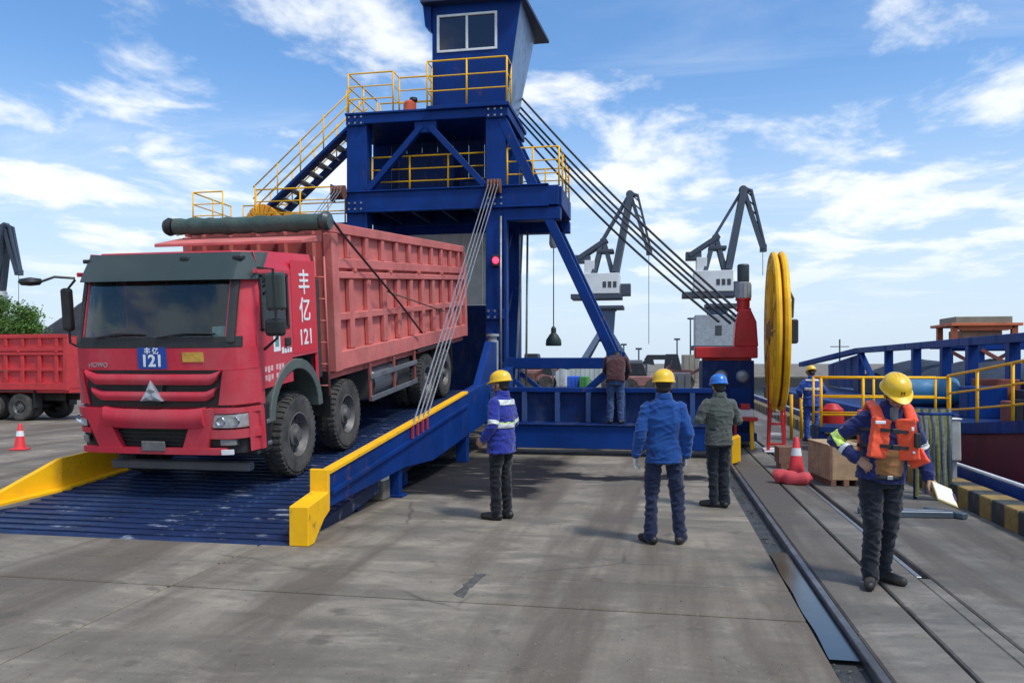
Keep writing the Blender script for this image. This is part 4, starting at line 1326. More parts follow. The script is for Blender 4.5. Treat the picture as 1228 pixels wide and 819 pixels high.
# lamps, pipes, cylinder on the right column
lm = tw(MB().box(-4.22, -4.0, YT - 0.12, YT - 0.035, 4.32, 4.62), 'signal_box', mat('signal_dark', (0.02, 0.02, 0.03), 0.5), 0.02)
MB().lathe([(0.0, -0.05), (0.06, -0.045), (0.085, 0.0), (0.085, 0.03)], (-4.11, YT - 0.15, 4.47), 'y', 16).build('signal_lamp', mat('signal_red', (0.8, 0.02, 0.05), 0.3, emit=(1.0, 0.03, 0.08), estr=3.0), lm, 0, to)
tw(MB().tube([(-3.98, YT - 0.10, 0.2), (-3.98, YT - 0.10, 5.6)], 0.028, 8), 'conduit', STEEL, 0)
tw(MB().lathe([(0.0, 0.0), (0.15, 0.0), (0.15, 1.35), (0.11, 1.37), (0.11, 1.45), (0.17, 1.46), (0.17, 1.52), (0.0, 1.53)], (-4.1, YT - 0.55, 1.05), 'z', 18), 'hydraulic_cylinder', GREYP, 0)
tw(MB().bar((-3.75, YT + 0.6, 0.4), (-3.75, YK - 0.6, 5.4), 0.05, 0.05, (1, 0, 0)), 'pipe', STEEL, 0)
tw(MB().tube([(-3.55, YT + 1.2, 0.3), (-3.5, YT + 1.2, 5.4)], 0.03, 8), 'conduit', STEEL, 0)
# pale panels behind the truck bed
for k in range(6):
    tw(MB().box(-8.0 + k * 0.58, -7.43 + k * 0.58, YK + 0.35, YK + 0.40, 3.55, 5.66), 'rear_screen_panel', BEIGE, 0.006)
tw(MB().box(-8.0, -4.45, YK + 0.41, YK + 0.5, 5.6, 6.0), 'screen_hanger')
for k in range(6):
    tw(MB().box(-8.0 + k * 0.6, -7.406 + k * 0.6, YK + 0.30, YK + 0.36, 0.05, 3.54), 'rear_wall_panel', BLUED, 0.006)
# sheaves at the platform corners
for x in (-8.35, -4.15):
    for k in range(4):
        c = (x - 0.12 + 0.085 * k, YT - 0.26, ZL1 - 0.02)
        tw(MB().lathe([(0.05, 0.0), (0.19, 0.0), (0.165, 0.02), (0.165, 0.04), (0.19, 0.06), (0.05, 0.06)], c, 'x', 18), 'sheave', mat('sheave_rust', (0.16, 0.07, 0.05), 0.6, var=0.3), 0)
    tw(MB().box(x - 0.18, x - 0.14, YT - 0.32, YT - 0.06, ZL1 - 0.25, ZL1 + 0.2), 'sheave_bracket', None, 0.006)
# orange canister with a black cap on the top floor
can = thing('orange_canister', 'small orange red canister standing on the tower top floor beside the cabin', 'canister', (-6.55, YT + 0.35, ZT1 - 0.04))
MB().lathe([(0.0, 0.0), (0.16, 0.0), (0.18, 0.03), (0.17, 0.30), (0.12, 0.36), (0.0, 0.37)], (0, 0, 0), 'z', 18).build('body', ORANGEB, can)
MB().lathe([(0.0, 0.0), (0.11, 0.0), (0.10, 0.08), (0.0, 0.10)], (0.1, 0, 0.36), 'z', 14).build('cap', BLK, can)
# hoist with rope and bell shaped dark green weight
hs = thing('hoist_weight', 'dark green bell shaped weight hanging on a rope below the tower', 'hoist weight', (-2.75, YT + 0.9, 2.3))
MB().lathe([(0.0, 0.0), (0.20, 0.0), (0.215, 0.04), (0.20, 0.16), (0.11, 0.30), (0.07, 0.34), (0.07, 0.46), (0.03, 0.52), (0.0, 0.52)], (0, 0, 0), 'z', 18).build('weight', mat('weight_green', (0.02, 0.035, 0.03), 0.55, var=0.3), hs)
MB().tube([(0, 0, 0.5), (0, 0, 2.62)], 0.014, 6).build('rope', DARK, hs)
MB().lathe([(0.0, 0.0), (0.08, 0.0), (0.12, 0.1), (0.11, 0.42), (0.0, 0.46)], (0, 0, 2.6), 'z', 14).build('hoist_block', GREYP, hs)
MB().tube([(0, 0, 3.0), (0, 0, 3.55)], 0.02, 6).build('hanger', DARK, hs)
# ropes that lift the ramp, each rope a thing
for i, (x1, xr) in enumerate(((-8.35, RX0 - 0.12), (-4.15, RX1 + 0.215))):
    rp = thing('hoist_rope_set', ['steel hoist ropes running behind the truck to the ramp\'s far girder', 'bundle of steel hoist ropes slanting from tower column to the near ramp girder'][i], 'ropes', (x1, YT - 0.3, ZL1), 0, 'hoist ropes of the ramp')
    for k in range(4):
        y = 10.85 + k * 0.24
        a = Vector((x1 - 0.09 + 0.085 * k, YT - 0.44, ZL1 - 0.02))
        b = Vector((xr, y, deck_z(y) + (0.58 if i else 0.3)))
        MB().tube([a, a.lerp(b, 0.5) + Vector((0, 0, -0.02)), b], 0.0115, 6).build('rope', ROPE, rp, 0, (x1, YT - 0.3, ZL1))
# long cables from the tower top to the red machine
starts = [(613, 104), (614, 118), (615, 127), (616, 136), (630, 166)]
ends = [(902, 388), (893, 388), (885, 388), (876, 388), (862, 386)]
words_ = ['topmost', 'second highest', 'third highest', 'fourth highest', 'lowest']
for k in range(5):
    a, b = at(*starts[k], Y=YK + 0.2), at(*ends[k], Y=18.3)
    n_ = 14
    pts = [a.lerp(b, q / n_) + Vector((0, 0, -0.22 * math.sin(math.pi * q / n_))) for q in range(n_ + 1)]
    o = MB().tube(pts, 0.031, 8).build('stay_cable', DARK, None, 0, a)
    o.location = a
    tag(o, '%s of the five dark cables slanting from the tower down to the red machine' % words_[k], 'cable', 'cables from tower to machine')


# ================================================================== BLUE TRAVERSE FRAME
fo = (-1.0, 16.2, 0)
fr_ = thing('traverse_frame', 'low dark blue steel frame with ribbed panels spanning beside the ramp', 'steel frame', fo)
FX0, FX1 = -3.42, 1.28


def fb_(mb, name, m=None, bev=0.01):
    return mb.build(name, m or BLUE, fr_, bev, fo)


fb_(MB().box(FX0, FX1, 15.75, 16.35, 0.14, 0.60), 'bottom_beam')
fb_(MB().box(FX0, FX1, 15.70, 16.38, 0.601, 0.63), 'walkway_plate', BLUED)
fb_(MB().box(FX0, FX1, 16.22, 16.42, 1.24, 1.34), 'top_chord')
xs = [-3.42, -2.75, -2.06, -1.42, -0.72, -0.02, 0.66, 1.28]
for i in range(7):
    fb_(MB().box(xs[i] + 0.05, xs[i + 1] - 0.05, 16.33, 16.36, 0.63, 1.24), 'web_panel', BLUED, 0)
for x in xs:
    fb_(MB().box(x - 0.05, x + 0.05, 16.20, 16.33, 0.631, 1.239), 'rib', mat('rib_blue', (0.022, 0.065, 0.20), 0.45, var=0.2, dirt=0.3), 0.006)
fb_(MB().box(FX0, FX1, 17.9, 18.3, 0.5, 0.85), 'rear_beam')
for x in (-3.2, -1.0, 1.1):
    fb_(MB().box(x - 0.1, x + 0.1, 16.42, 17.9, 0.55, 0.75), 'cross_beam')
for x in (-3.0, -0.4, 1.05):
    fb_(MB().lathe([(0.04, -0.05), (0.13, -0.05), (0.13, 0.05), (0.04, 0.05)], (x, 16.05, 0.13), 'y', 16), 'roller', STEEL, 0)
    fb_(MB().lathe([(0.04, -0.05), (0.13, -0.05), (0.13, 0.05), (0.04, 0.05)], (x, 18.1, 0.13), 'y', 16), 'roller', STEEL, 0)
    fb_(MB().box(x - 0.06, x + 0.06, 18.0, 18.2, 0.13, 0.5), 'roller_bracket')
eb = MB().prism([(1.30, 0.0), (1.46, 0.06), (1.46, 0.52), (1.30, 0.46)], 'y', 14.9, 15.3).build('buffer_block', YEL, None, 0.01, (1.38, 15.1, 0))
eb.location = (1.38, 15.1, 0)
tag(eb, 'yellow end buffer block standing at the right end of the blue frame', 'buffer')

# ================================================================== RED MACHINE, REEL
mo = (1.6, 18.4, 0)
mc = thing('winch_machine', 'navy machine housing with red beam and motor column left of the yellow reel', 'machine', mo)


def mm_(mb, name, m=None, bev=0.012):
    return mb.build(name, m or BLUE, mc, bev, mo)


mm_(MB().box(0.95, 2.05, 18.0, 19.6, 0.30, 1.90), 'housing', BLUED)
mm_(MB().box(0.9, 2.1, 17.9, 19.7, 0.14, 0.32), 'base_frame')
for x in (1.05, 1.9):
    for y in (18.1, 19.5):
        mm_(MB().lathe([(0.03, -0.05), (0.14, -0.05), (0.14, 0.05), (0.03, 0.05)], (x, y, 0.14), 'x', 16), 'travel_wheel', STEEL, 0)
for x in (1.35, 1.8):
    mm_(MB().lathe([(0.0, -0.05), (0.10, -0.04), (0.14, 0.0), (0.14, 0.03)], (x, 17.98, 1.55), 'y', 18), 'lamp', mat('lamp_grey', (0.22, 0.25, 0.30), 0.25, metal=0.3), 0)
for x0, x1 in ((1.0, 1.48), (1.52, 2.0)):
    mm_(MB().box(x0, x1, 17.97, 18.0, 0.45, 1.30), 'door_panel', BLUE, 0.008)
mm_(MB().box(0.78, 2.12, 17.92, 18.5, 1.95, 2.20), 'red_beam', REDG, 0.02)
mm_(MB().box(0.95, 2.0, 18.05, 18.4, 1.88, 1.96), 'red_flange', REDG, 0)
mm_(MB().prism([(1.62, 2.19), (2.14, 2.19), (2.10, 2.75), (1.98, 3.02), (1.74, 3.02), (1.66, 2.7)], 'y', 17.98, 18.45), 'gear_case', REDG, 0.03)
mm_(MB().lathe([(0.0, 0.0), (0.17, 0.0), (0.17, 0.05), (0.14, 0.06), (0.14, 0.22), (0.17, 0.23), (0.17, 0.27), (0.0, 0.28)], (1.84, 18.2, 3.0), 'z', 20), 'motor_flange', REDG, 0)
mm_(MB().lathe([(0.0, 0.0), (0.165, 0.0), (0.165, 0.34), (0.12, 0.36), (0.0, 0.37)], (1.84, 18.2, 3.275), 'z', 20), 'motor', GREYP, 0)
mm_(MB().lathe([(0.0, 0.0), (0.125, 0.0), (0.13, 0.04), (0.13, 0.36), (0.11, 0.39), (0.0, 0.40)], (1.84, 18.2, 3.64), 'z', 20), 'fan_cowl', mat('cowl_dark', (0.03, 0.05, 0.06), 0.5), 0)
for k in range(12):
    a = k * math.tau / 12
    mm_(MB().box(1.84 + 0.168 * math.cos(a) - .008, 1.84 + 0.168 * math.cos(a) + .008, 18.2 + .168 * math.sin(a) - .008, 18.2 + .168 * math.sin(a) + .008, 3.29, 3.58), 'cooling_fin', GREYP, 0)
mm_(MB().box(1.55, 2.05, 17.3, 17.9, 0.62, 0.70), 'red_shelf', REDG)
mm_(MB().bar((1.95, 17.45, 0.0), (1.93, 17.45, 0.62), 0.08, 0.05), 'shelf_leg', YEL)
mm_(MB().bar((1.6, 17.45, 0.0), (1.6, 17.45, 0.62), 0.06, 0.05), 'shelf_leg', REDG)
mm_(MB().box(1.62, 1.98, 17.4, 17.75, 0.70, 0.86), 'junction_box', WHITE)
mm_(MB().box(1.70, 1.90, 17.38, 17.6, 0.86, 0.98), 'control_handset', REDG)

reel_o = (2.42, 17.3, 0)
reel = thing('cable_reel', 'tall yellow cable reel standing on a red ladder-like pedestal', 'cable reel', reel_o, R(-3.2))
RC = Vector((0, 0, 2.50))
YD = mat('reel_yellow', (0.88, 0.45, 0.012), 0.5, spec=0.25, var=0.15, dirt=0.35, dirtcol=(0.35, 0.17, 0.03), dscale=2)
for x in (-0.08, 0.08):
    ring = [RC + Vector((x, 1.60 * math.cos(a), 1.60 * math.sin(a))) for a in [k * math.tau / 64 for k in range(64)]]
    MB().tube(ring, 0.062, 8, closed=True).build('rim', YD, reel)
    sg = 1 if x > 0 else -1
    MB().lathe([(0.42, -0.012), (0.42, 0.012), (0.70, 0.012), (0.74, 0.03 * sg + 0.012), (1.05, 0.03 * sg + 0.012), (1.10, 0.012), (1.32, 0.012), (1.36, 0.03 * sg + 0.012), (1.5, 0.03 * sg + 0.012), (1.58, 0.012), (1.58, -0.012), (1.5, 0.03 * sg - 0.012), (1.36, 0.03 * sg - 0.012), (1.32, -0.012), (1.10, -0.012), (1.05, 0.03 * sg - 0.012), (0.74, 0.03 * sg - 0.012), (0.70, -0.012)], RC + Vector((x, 0, 0)), 'x', 48, closed=True).build('flange_disc', YD, reel)
    for k in range(16):
        a = (k + (0.5 if x > 0 else 0)) * math.tau / 16
        MB().bar(RC + Vector((x + 0.03 * sg, 0.3 * math.cos(a), 0.3 * math.sin(a))), RC + Vector((x + 0.03 * sg, 1.58 * math.cos(a), 1.58 * math.sin(a))), 0.035, 0.06, (1, 0, 0)).build('spoke', YD, reel)
for k in range(13):
    rr_ = 0.52 + k * 0.076
    ring = [RC + Vector((0.006 * (-1) ** k, rr_ * math.cos(a), rr_ * math.sin(a))) for a in [q * math.tau / 40 for q in range(40)]]
    MB().tube(ring, 0.036, 8, closed=True).build('hose_turn', mat('hose_yellow', (0.62, 0.30, 0.02), 0.6, var=0.2, scale=4), reel)
MB().lathe([(0.0, -0.2), (0.14, -0.2), (0.45, -0.06), (0.45, 0.06), (0.12, 0.26), (0.12, 0.42), (0.0, 0.42)], RC, 'x', 24).build('drum', mat('drum_brown', (0.25, 0.13, 0.03), 0.6), reel)
MB().box(0.16, 0.42, -0.16, 0.18, 2.25, 2.75).build('drive_box', DARK, reel, 0.03)
MB().tube([(0.2, 0.35, 3.55), (0.36, 0.3, 3.2), (0.33, 0.2, 2.8)], 0.03, 8).build('feed_hose', BLK, reel)
ped = holder('pedestal', reel)
for s in (-1, 1):
    MB().bar((0.16 * s - 0.02, -0.16, 0.02), (0.10 * s - 0.02, -0.16, 1.0), 0.06, 0.06).build('pedestal_rail', REDG, ped, 0.006)
    MB().bar((0.16 * s + 0.02, 0.30, 0.02), (0.12 * s + 0.02, 0.15, 2.3), 0.07, 0.07).build('pedestal_post', REDG, ped, 0.006)
for k in range(4):
    MB().box(-0.16, 0.13, -0.18, -0.13, 0.14 + k * 0.21, 0.19 + k * 0.21).build('pedestal_rung', [REDG, WHITE][k % 2], ped, 0.004)
MB().box(-0.26, 0.26, -0.28, 0.45, 0.0, 0.035).build('foot_plate', WHITE, ped, 0.005)
MB().box(-0.1, 0.1, -0.18, 0.2, 0.95, 1.0).build('pedestal_cap', REDG, ped, 0.004)

# ================================================================== FAR PORTAL CRANES
CG = mat('crane_steel', (0.042, 0.057, 0.085), 0.55, var=0.2, scale=0.3)
CW = mat('crane_house_white', (0.62, 0.63, 0.64), 0.5, var=0.1, scale=0.2, dirt=0.3, dscale=0.2)
CBL = mat('crane_leg_blue', (0.05, 0.085, 0.16), 0.5, var=0.2, scale=0.2)


def portal_crane(label, px, Yd, k=1.0, flip=1, boxy=False):
    c = at(px, 435, Y=Yd)
    s = Yd / 150.0
    T = thing('portal_crane', label, 'crane', (c.x, c.y, 0), 0, 'portal cranes on the far quay')
    u = 0.158 * k * s * flip                  # metres per photo pixel
    uz = 0.158 * k * s

    def p(x, y, dy=0.0):
        return Vector(((x - 726) * u, dy * s, 0.3 + (440 - y) * uz))

    def bar(n, a, b, w_, d_, m=CG):
        MB().bar(a, b, d_ * s, w_ * s, (0, 1, 0)).build(n, m, T, 0)
    for dy in (-1.4, 1.4):
        bar('boom_leg', p(738, 324, dy), p(756, 230, dy * 0.35), 1.9, 1.2)
        bar('frame_leg', p(712, 326, dy), p(723, 284, dy * 0.5), 1.0, 0.8)
        bar('frame_leg', p(735, 326, dy), p(724, 284, dy * 0.5), 1.0, 0.8)
        bar('counterweight_arm', p(728, 284, dy * .6), p(694, 306, dy * .6), 1.3, 0.8)
        bar('tie_rod', p(723, 284, dy * 0.5), p(755, 230, dy * 0.3), 0.8, 0.5)
    for q in range(5):
        f0, f1 = q / 5, (q + 1) / 5
        a, b = p(738, 324), p(756, 230)
        wq = 1.4 * (1 - 0.65 * f0)
        wr = 1.4 * (1 - 0.65 * f1)
        bar('lacing', a.lerp(b, f0) + Vector((0, -wq * s, 0)), a.lerp(b, f1) + Vector((0, wr * s, 0)), 0.3, 0.3)
    for dy in (-0.5, 0.5):
        bar('jib_chord', p(755, 229, dy), p(777, 300, dy * 0.6), 1.2, 0.6)
        bar('jib_chord', p(764, 232, dy), p(779, 296, dy * 0.6), 0.6, 0.4)
        bar('jib_chord', p(754, 229, dy), p(765, 233, dy), 0.5, 0.4)
    for q in range(6):
        f = q / 6
        bar('lacing', p(755, 229).lerp(p(777, 300), f), p(764, 232).lerp(p(779, 296), min(1, f + 0.12)), 0.22, 0.22)
    MB().lathe([(0.1, -0.6 * s), (0.75 * s, -0.5 * s), (0.75 * s, 0.5 * s), (0.1, 0.6 * s)], p(755, 231), 'y', 12).build('head_sheave', CG, T)
    MB().box(p(774, 0).x if flip > 0 else p(781, 0).x, p(781, 0).x if flip > 0 else p(774, 0).x, -0.7 * s, 0.7 * s, p(0, 303).z, p(0, 295).z).build('jib_head', CG, T)
    MB().tube([p(777, 300), p(777, 408 if not boxy else 330)], 0.06 * s, 5).build('hoist_rope', DARK, T)

    def bx(n, x0, x1, y0_, y1_, dy, m):
        a, b = p(x0, y1_), p(x1, y0_)
        return MB().box(min(a.x, b.x), max(a.x, b.x), -dy * s, dy * s, a.z, b.z).build(n, m, T, 0.08 * s)
    bx('counterweight', 690, 708, 302, 311, 1.3, CG)
    hs_ = bx('machinery_house', 699, 743, 325, 349, 2.6, CW)
    bx('upper_house', 702, 714, 309, 325, 1.8, CW)
    bx('house_base', 686, 746, 349, 355, 2.5, CG)
    for q in range(3):
        a, b = p(724 + q * 6, 342), p(728 + q * 6, 335)
        MB().box(min(a.x, b.x), max(a.x, b.x), -2.66 * s, -2.58 * s, a.z, b.z).build('window', mat('crane_window', (0.03, 0.035, 0.045), 0.2), hs_)
    bx('cabin', 744, 756, 337, 351, 1.2, CG)
    bx('upper_platform', 716, 736, 296, 300, 1.6, CG)
    MB().lathe([(0.1, 0.0), (2.1 * s, 0.0), (2.4 * s, 0.9 * s), (0.1, 0.9 * s)], p(726, 369), 'z', 20).build('slew_ring', CG, T)
    bx('gallery', 712, 748, 363, 367, 2.6, CG)
    if boxy:
        bx('transfer_house', 700, 745, 376, 412, 3.2, GREYP)
        bx('transfer_door', 722, 730, 388, 400, 3.24, mat('door_dark', (0.04, 0.045, 0.05), 0.5))
        bx('house_skirt', 696, 748, 411, 416, 3.3, CG)
    MB().lathe([(1.5 * s, 0.0), (1.9 * s, p(0, 369).z - p(0, 405).z)], p(726, 405), 'z', 20).build('column', CBL, T)
    for sx in (-1, 1):
        for dy in (-1, 1):
            top = p(726, 398) + Vector((1.2 * s * sx, 1.0 * s * dy, 0))
            bot = Vector((5.2 * s * sx * k, 4.2 * s * dy, 0.0))
            bar('portal_leg', top, bot, 1.1, 1.0, CBL)
    for dy in (-1, 1):
        bar('sill_beam', (-6.0 * s * k, 4.2 * s * dy, 0.6), (6.0 * s * k, 4.2 * s * dy, 0.6), 0.9, 0.9, CBL)
    return T


portal_crane('grey portal crane with white machinery house between tower strut and cables', 726, 150)
portal_crane('farther grey portal crane with grey box house above the red beam', 860, 158, 1.0, 1, True)
portal_crane('dark crane partly in view at the left picture edge above the trees', -14, 150, 0.95, 1)

# ================================================================== BARGE AND GANGWAY
BX = 5.75


def sheer(y):
    return 0.52 + 0.62 * max(0.0, min(1.0, (18.5 - y) / 7.0)) ** 1.15


bo = (9.0, 25.0, -1.7)
bg_ = thing('barge', 'maroon hulled barge with navy gunwale and steel hatch frames moored right', 'barge', bo)
hb = MB()
n_ = 24
ysl = [6.0 + (46.0 - 6.0) * k / n_ for k in range(n_ + 1)]
hb.grid(lambda u, v: (BX + 0.25 * (1 - v) ** 2, 6.0 + 40.0 * u, -2.2 + (sheer(6.0 + 40 * u) - 0.17 + 2.2) * v), n_, 6, (8.5, 0, 0))
hb.build('hull', HULL, bg_, 0, bo)
gw = MB()
gw.grid(lambda u, v: (BX - 0.05, 6.0 + 40.0 * u, sheer(6.0 + 40 * u) - 0.17 + 0.20 * v), n_, 1, (0.35, 0, 0))
gw.build('gunwale', BLUE, bg_, 0, bo)
gw = MB()
gw.grid(lambda u, v: (BX + 0.3 + 8.2 * v, 6.0 + 40.0 * u, sheer(6.0 + 40 * u) - 0.02), n_, 2, (0, 0, -0.06))
gw.build('deck', BLUED, bg_, 0, bo)
# barge rail follows the sheer
railing(bg_, [(BX + 0.05, y, sheer(y)) for y in (17.5, 16.0, 14.5, 13.0, 11.5, 10.0)], 1.0, (1.0, 0.64, 0.30), 0.028, 1.5, pr=0.03, off=bo)
# hatch frame: long girder with posts, sloped end
GX = 9.2
ft = MB()
ft.bar((GX, 39.5, 2.42), (GX, 16.0, 2.52), 0.3, 0.24)
ft.build('hatch_girder', BLUE, bg_, 0.01, bo)
MB().bar((GX, 39.5, 2.42), (GX - 1.2, 47.5, 1.75), 0.3, 0.24).build('hatch_girder', BLUE, bg_, 0.01, bo)
MB().prism([(39.4, 2.3), (47.0, 1.75), (47.0, 0.6), (39.4, 0.6)], 'x', GX + 0.16, GX + 0.26).build('end_plate', BLUE, bg_, 0, bo)
for y in (39.0, 34.5, 31.0, 28.0, 25.8, 23.0, 20.2, 17.5):
    MB().box(GX - 0.14, GX + 0.14, y - 0.14, y + 0.14, 0.5, 2.42).build('hatch_post', BLUE, bg_, 0.01, bo)
MB().bar((GX, 36.5, 0.9), (GX, 39.0, 2.3), 0.2, 0.2).build('hatch_brace', BLUE, bg_, 0.01, bo)
MB().box(GX - 0.1, GX + 0.1, 16.0, 40.0, 0.5, 1.15).build('coaming', mat('coaming_navy', (0.012, 0.022, 0.055), 0.6, dirt=0.4), bg_, 0.01, bo)
hump = MB().grid(lambda u, v: (GX + 0.3 + 4.0 * v, 15 + 26 * u, 0.9 + 0.95 * math.sin(math.pi * (0.12 + 0.75 * v)) + 0.12 * math.sin(u * 23) + random.uniform(-0.05, 0.05)), 60, 10, (0, 0, -0.6), True)
hump.build('hold_cover', mat('tarpaulin_dark', (0.018, 0.028, 0.05), 0.8, var=0.4, scale=2, bump=0.6, bscale=4), bg_, 0, bo)
MB().lathe([(0.0, 0.0), (0.42, 0.0), (0.45, 0.1), (0.45, 1.7), (0.42, 1.8), (0.0, 1.8)], (7.2, 26.5, 0.95), 'x', 20).build('deck_tank', mat('tank_light_blue', (0.03, 0.19, 0.36), 0.45, dirt=0.3), bg_, 0, bo)
for x, y, w_, d_, h, m in ((7.4, 21.0, 0.9, 0.6, 0.75, BLUE), (8.2, 18.8, 1.2, 0.8, 0.55, GREYP), (7.0, 15.6, 0.7, 0.9, 0.6, BLUED), (8.0, 14.0, 1.0, 1.0, 0.8, BLUED), (7.3, 18.3, 0.5, 0.6, 0.5, RUST), (8.4, 22.8, 0.9, 0.8, 0.9, RUST)):
    MB().box(x, x + w_, y, y + d_, sheer(y) - 0.03, sheer(y) + h).build('deck_box', m, bg_, 0.03, bo, 2)
for k in range(4):
    x, y = 6.8 + k * 0.28, 16.8 + 0.3 * k
    MB().tube([(x, y, sheer(y)), (x, y, sheer(y) + 0.5)], 0.09, 12).build('mooring_bitt', DARK, bg_, 0, bo)
# stair frame and wheelhouse further aft
for (x0, y0_, x1, y1_, zz0, zz1) in ((11.0, 30, 13.2, 30.2, 1.0, 2.55), (11.0, 33, 13.2, 33.2, 1.0, 2.55)):
    MB().box(x0, x1, y0_, y1_, zz1 - 0.25, zz1).build('bridge_beam', BLUE, bg_, 0.01, bo)
    for x in (x0, (x0 + x1) / 2, x1):
        MB().box(x - 0.12, x + 0.12, y0_, y1_, 0.5, zz1 - 0.25).build('bridge_post', BLUE, bg_, 0.01, bo)
    MB().bar((x0, y0_, 1.0), (x1, y0_, 2.3), 0.12, 0.12, (0, 1, 0)).build('bridge_brace', RUST, bg_, 0, bo)
    MB().bar((x1, y0_, 1.0), (x0, y0_, 2.3), 0.12, 0.12, (0, 1, 0)).build('bridge_brace', RUST, bg_, 0, bo)
WHC = mat('wheelhouse_orange', (0.60, 0.14, 0.05), 0.6, var=0.2, dirt=0.4)
c0 = at(1180, 412, Y=33)
wh_ = holder('wheelhouse', bg_)
for dx in (-1.05, 1.05):
    for dy in (0, 1.6):
        MB().box(c0.x + dx - 0.1, c0.x + dx + 0.1, 33 + dy - 0.1, 33 + dy + 0.1, 2.55, 3.3).build('wheelhouse_post', WHC, wh_, 0, bo)
MB().box(c0.x - 0.72, c0.x + 0.72, 33.2, 34.6, 2.55, 3.1).build('wheelhouse_wall', mat('wheelhouse_tan', (0.35, 0.19, 0.11), 0.6), wh_, 0.02, bo)
MB().box(c0.x - 1.25, c0.x + 1.25, 32.7, 35.1, 3.25, 3.36).build('wheelhouse_roof', WHC, wh_, 0.01, bo)
MB().box(c0.x - 1.0, c0.x + 1.0, 33.0, 34.8, 3.36, 3.62).build('roof_house', mat('roof_grey_green', (0.20, 0.19, 0.14), 0.6), wh_, 0.02, bo)
MB().prism([(-1.15 + c0.x, 3.25), (c0.x + 1.15, 3.25), (c0.x + 0.8, 3.08), (c0.x - 0.8, 3.08)], 'y', 32.9, 33.1).build('valance', WHC, wh_, 0, bo)
MB().box(c0.x - 1.3, c0.x + 2.6, 32.8, 35.0, 2.40, 2.55).build('bridge_deck', BLUE, wh_, 0.01, bo)
mast = thing('mast', 'thin dark mast with crossbar rising behind the navy hatch frame', 'mast', (at(1007, 430, Y=52).x, 52, -1.7))
mx = 0
MB().tube([(0, 0, 0), (0, 0, 5.0)], 0.05, 6).build('pole', DARK, mast)
MB().tube([(-0.55, 0, 4.55), (0.55, 0, 4.55)], 0.03, 6).build('crossbar', DARK, mast)
# gangway
go = (4.6, 17.6, 0)
gg = thing('gangway', 'yellow railed gangway crossing from the quay to the barge', 'gangway', go)
MB().box(3.3, 6.1, 17.45, 18.35, 0.40, 0.52).build('walkway', BLUED, gg, 0.01, go)
MB().box(3.3, 3.42, 17.5, 18.3, 0.0, 0.4).build('support', BLUE, gg, 0.01, go)
railing(gg, [(3.34, 17.48, 0.52), (5.82, 17.48, 0.52)], 1.02, (1.0, 0.60, 0.24), 0.028, 0.9, pr=0.03, off=go)
railing(gg, [(3.34, 18.32, 0.52), (5.82, 18.32, 0.52)], 1.02, (1.0, 0.60, 0.24), 0.024, 1.2, pr=0.026, off=go)
for i, px in enumerate((949, 961)):
    q = at(px, 526, z=0.0)
    b_ = MB().tube([(0, 0, 0), (0, 0, 1.08)], 0.04, 8).build('gate_post', YEL, None)
    b_.location = (q.x, q.y, 0)
    tag(b_, ['left one of two yellow gate posts right of the reel', 'right one of two yellow gate posts beside the blue coverall worker'][i], 'post', 'gate posts')
ob = MB()
ob.lathe([(0.0, 0.0), (0.18, 0.02), (0.26, 0.15), (0.24, 0.5), (0.12, 0.62), (0.0, 0.64)], (0, 0, 0), 'z', 20)
q = at(998, 512, Y=18.9)
o = ob.build('buoy_float', REDG)
o.location = (q.x, 18.9, 0.3)
tag(o, 'red rounded float beside the worker in blue coveralls', 'float')
st_ = MB().box(-0.3, 0.3, -0.3, 0.3, 0.0, 0.3).build('float_stand', DARK, None, 0.02)
st_.location = (q.x, 18.9, 0)
tag(st_, 'dark low stand carrying the red rounded float', 'stand')

# ================================================================== SMALL THINGS ON THE QUAY
def cone_thing(label, p, h, rz=0.0):
    T = thing('traffic_cone', label, 'traffic cone', (p.x, p.y, p.z), rz, 'traffic cones')
    k = h / 0.7
    MB().box(-0.2 * k, 0.2 * k, -0.2 * k, 0.2 * k, 0.0, 0.035 * k).build('base', CONE, T, 0.01)
    MB().lathe([(0.155 * k, 0.034 * k), (0.145 * k, 0.06 * k), (0.045 * k, 0.68 * k), (0.03 * k, 0.70 * k), (0.0, 0.70 * k)], (0, 0, 0), 'z', 24).build('cone_body', CONE, T)

    def rad(z):
        return (0.145 + (0.045 - 0.145) * (z - 0.06) / 0.62) * k + 0.003
    MB().lathe([(rad(0.36), 0.36 * k), (rad(0.50), 0.50 * k), (rad(0.50) - 0.01, 0.501 * k), (rad(0.36) - 0.01, 0.359 * k)], (0, 0, 0), 'z', 24, closed=True).build('reflective_band', WHITEP, T)


cone_thing('red traffic cone standing alone on the yard left of the truck', at(24, 539, z=0.0), 0.56, 0.3)
cone_thing('red traffic cone standing behind the red sack near the wooden crate', at(955, 569, z=0.0), 0.62, 0.5)

# red sack slumped on the ground
p = at(951, 580, z=0.0)
sk = MB()
pts, rr = [], []
for k in range(13):
    u = k / 12
    pts.append((p.x - 0.27 + 0.54 * u, p.y + 0.10 - 0.22 * u + 0.03 * math.sin(u * 7), 0.085 + 0.02 * math.sin(u * 9)))
    rr.append(0.02 + 0.105 * math.sin(math.pi * min(1, u * 0.9 + 0.1)) ** 0.5 + 0.014 * math.sin(u * 17))
sk.tube(pts, rr, 14)
for v in sk.bm.verts:
    v.co += Vector((0, 0, 1)) * 0.02 * mnoise.noise(v.co * 14)
    v.co.z = max(0.004, v.co.z)
o = sk.build('red_sack', SACK, None, 0, (p.x, p.y, 0))
o.location = (p.x, p.y, 0)
tag(o, 'slumped red cloth sack lying on the track in front of the cone', 'sack')


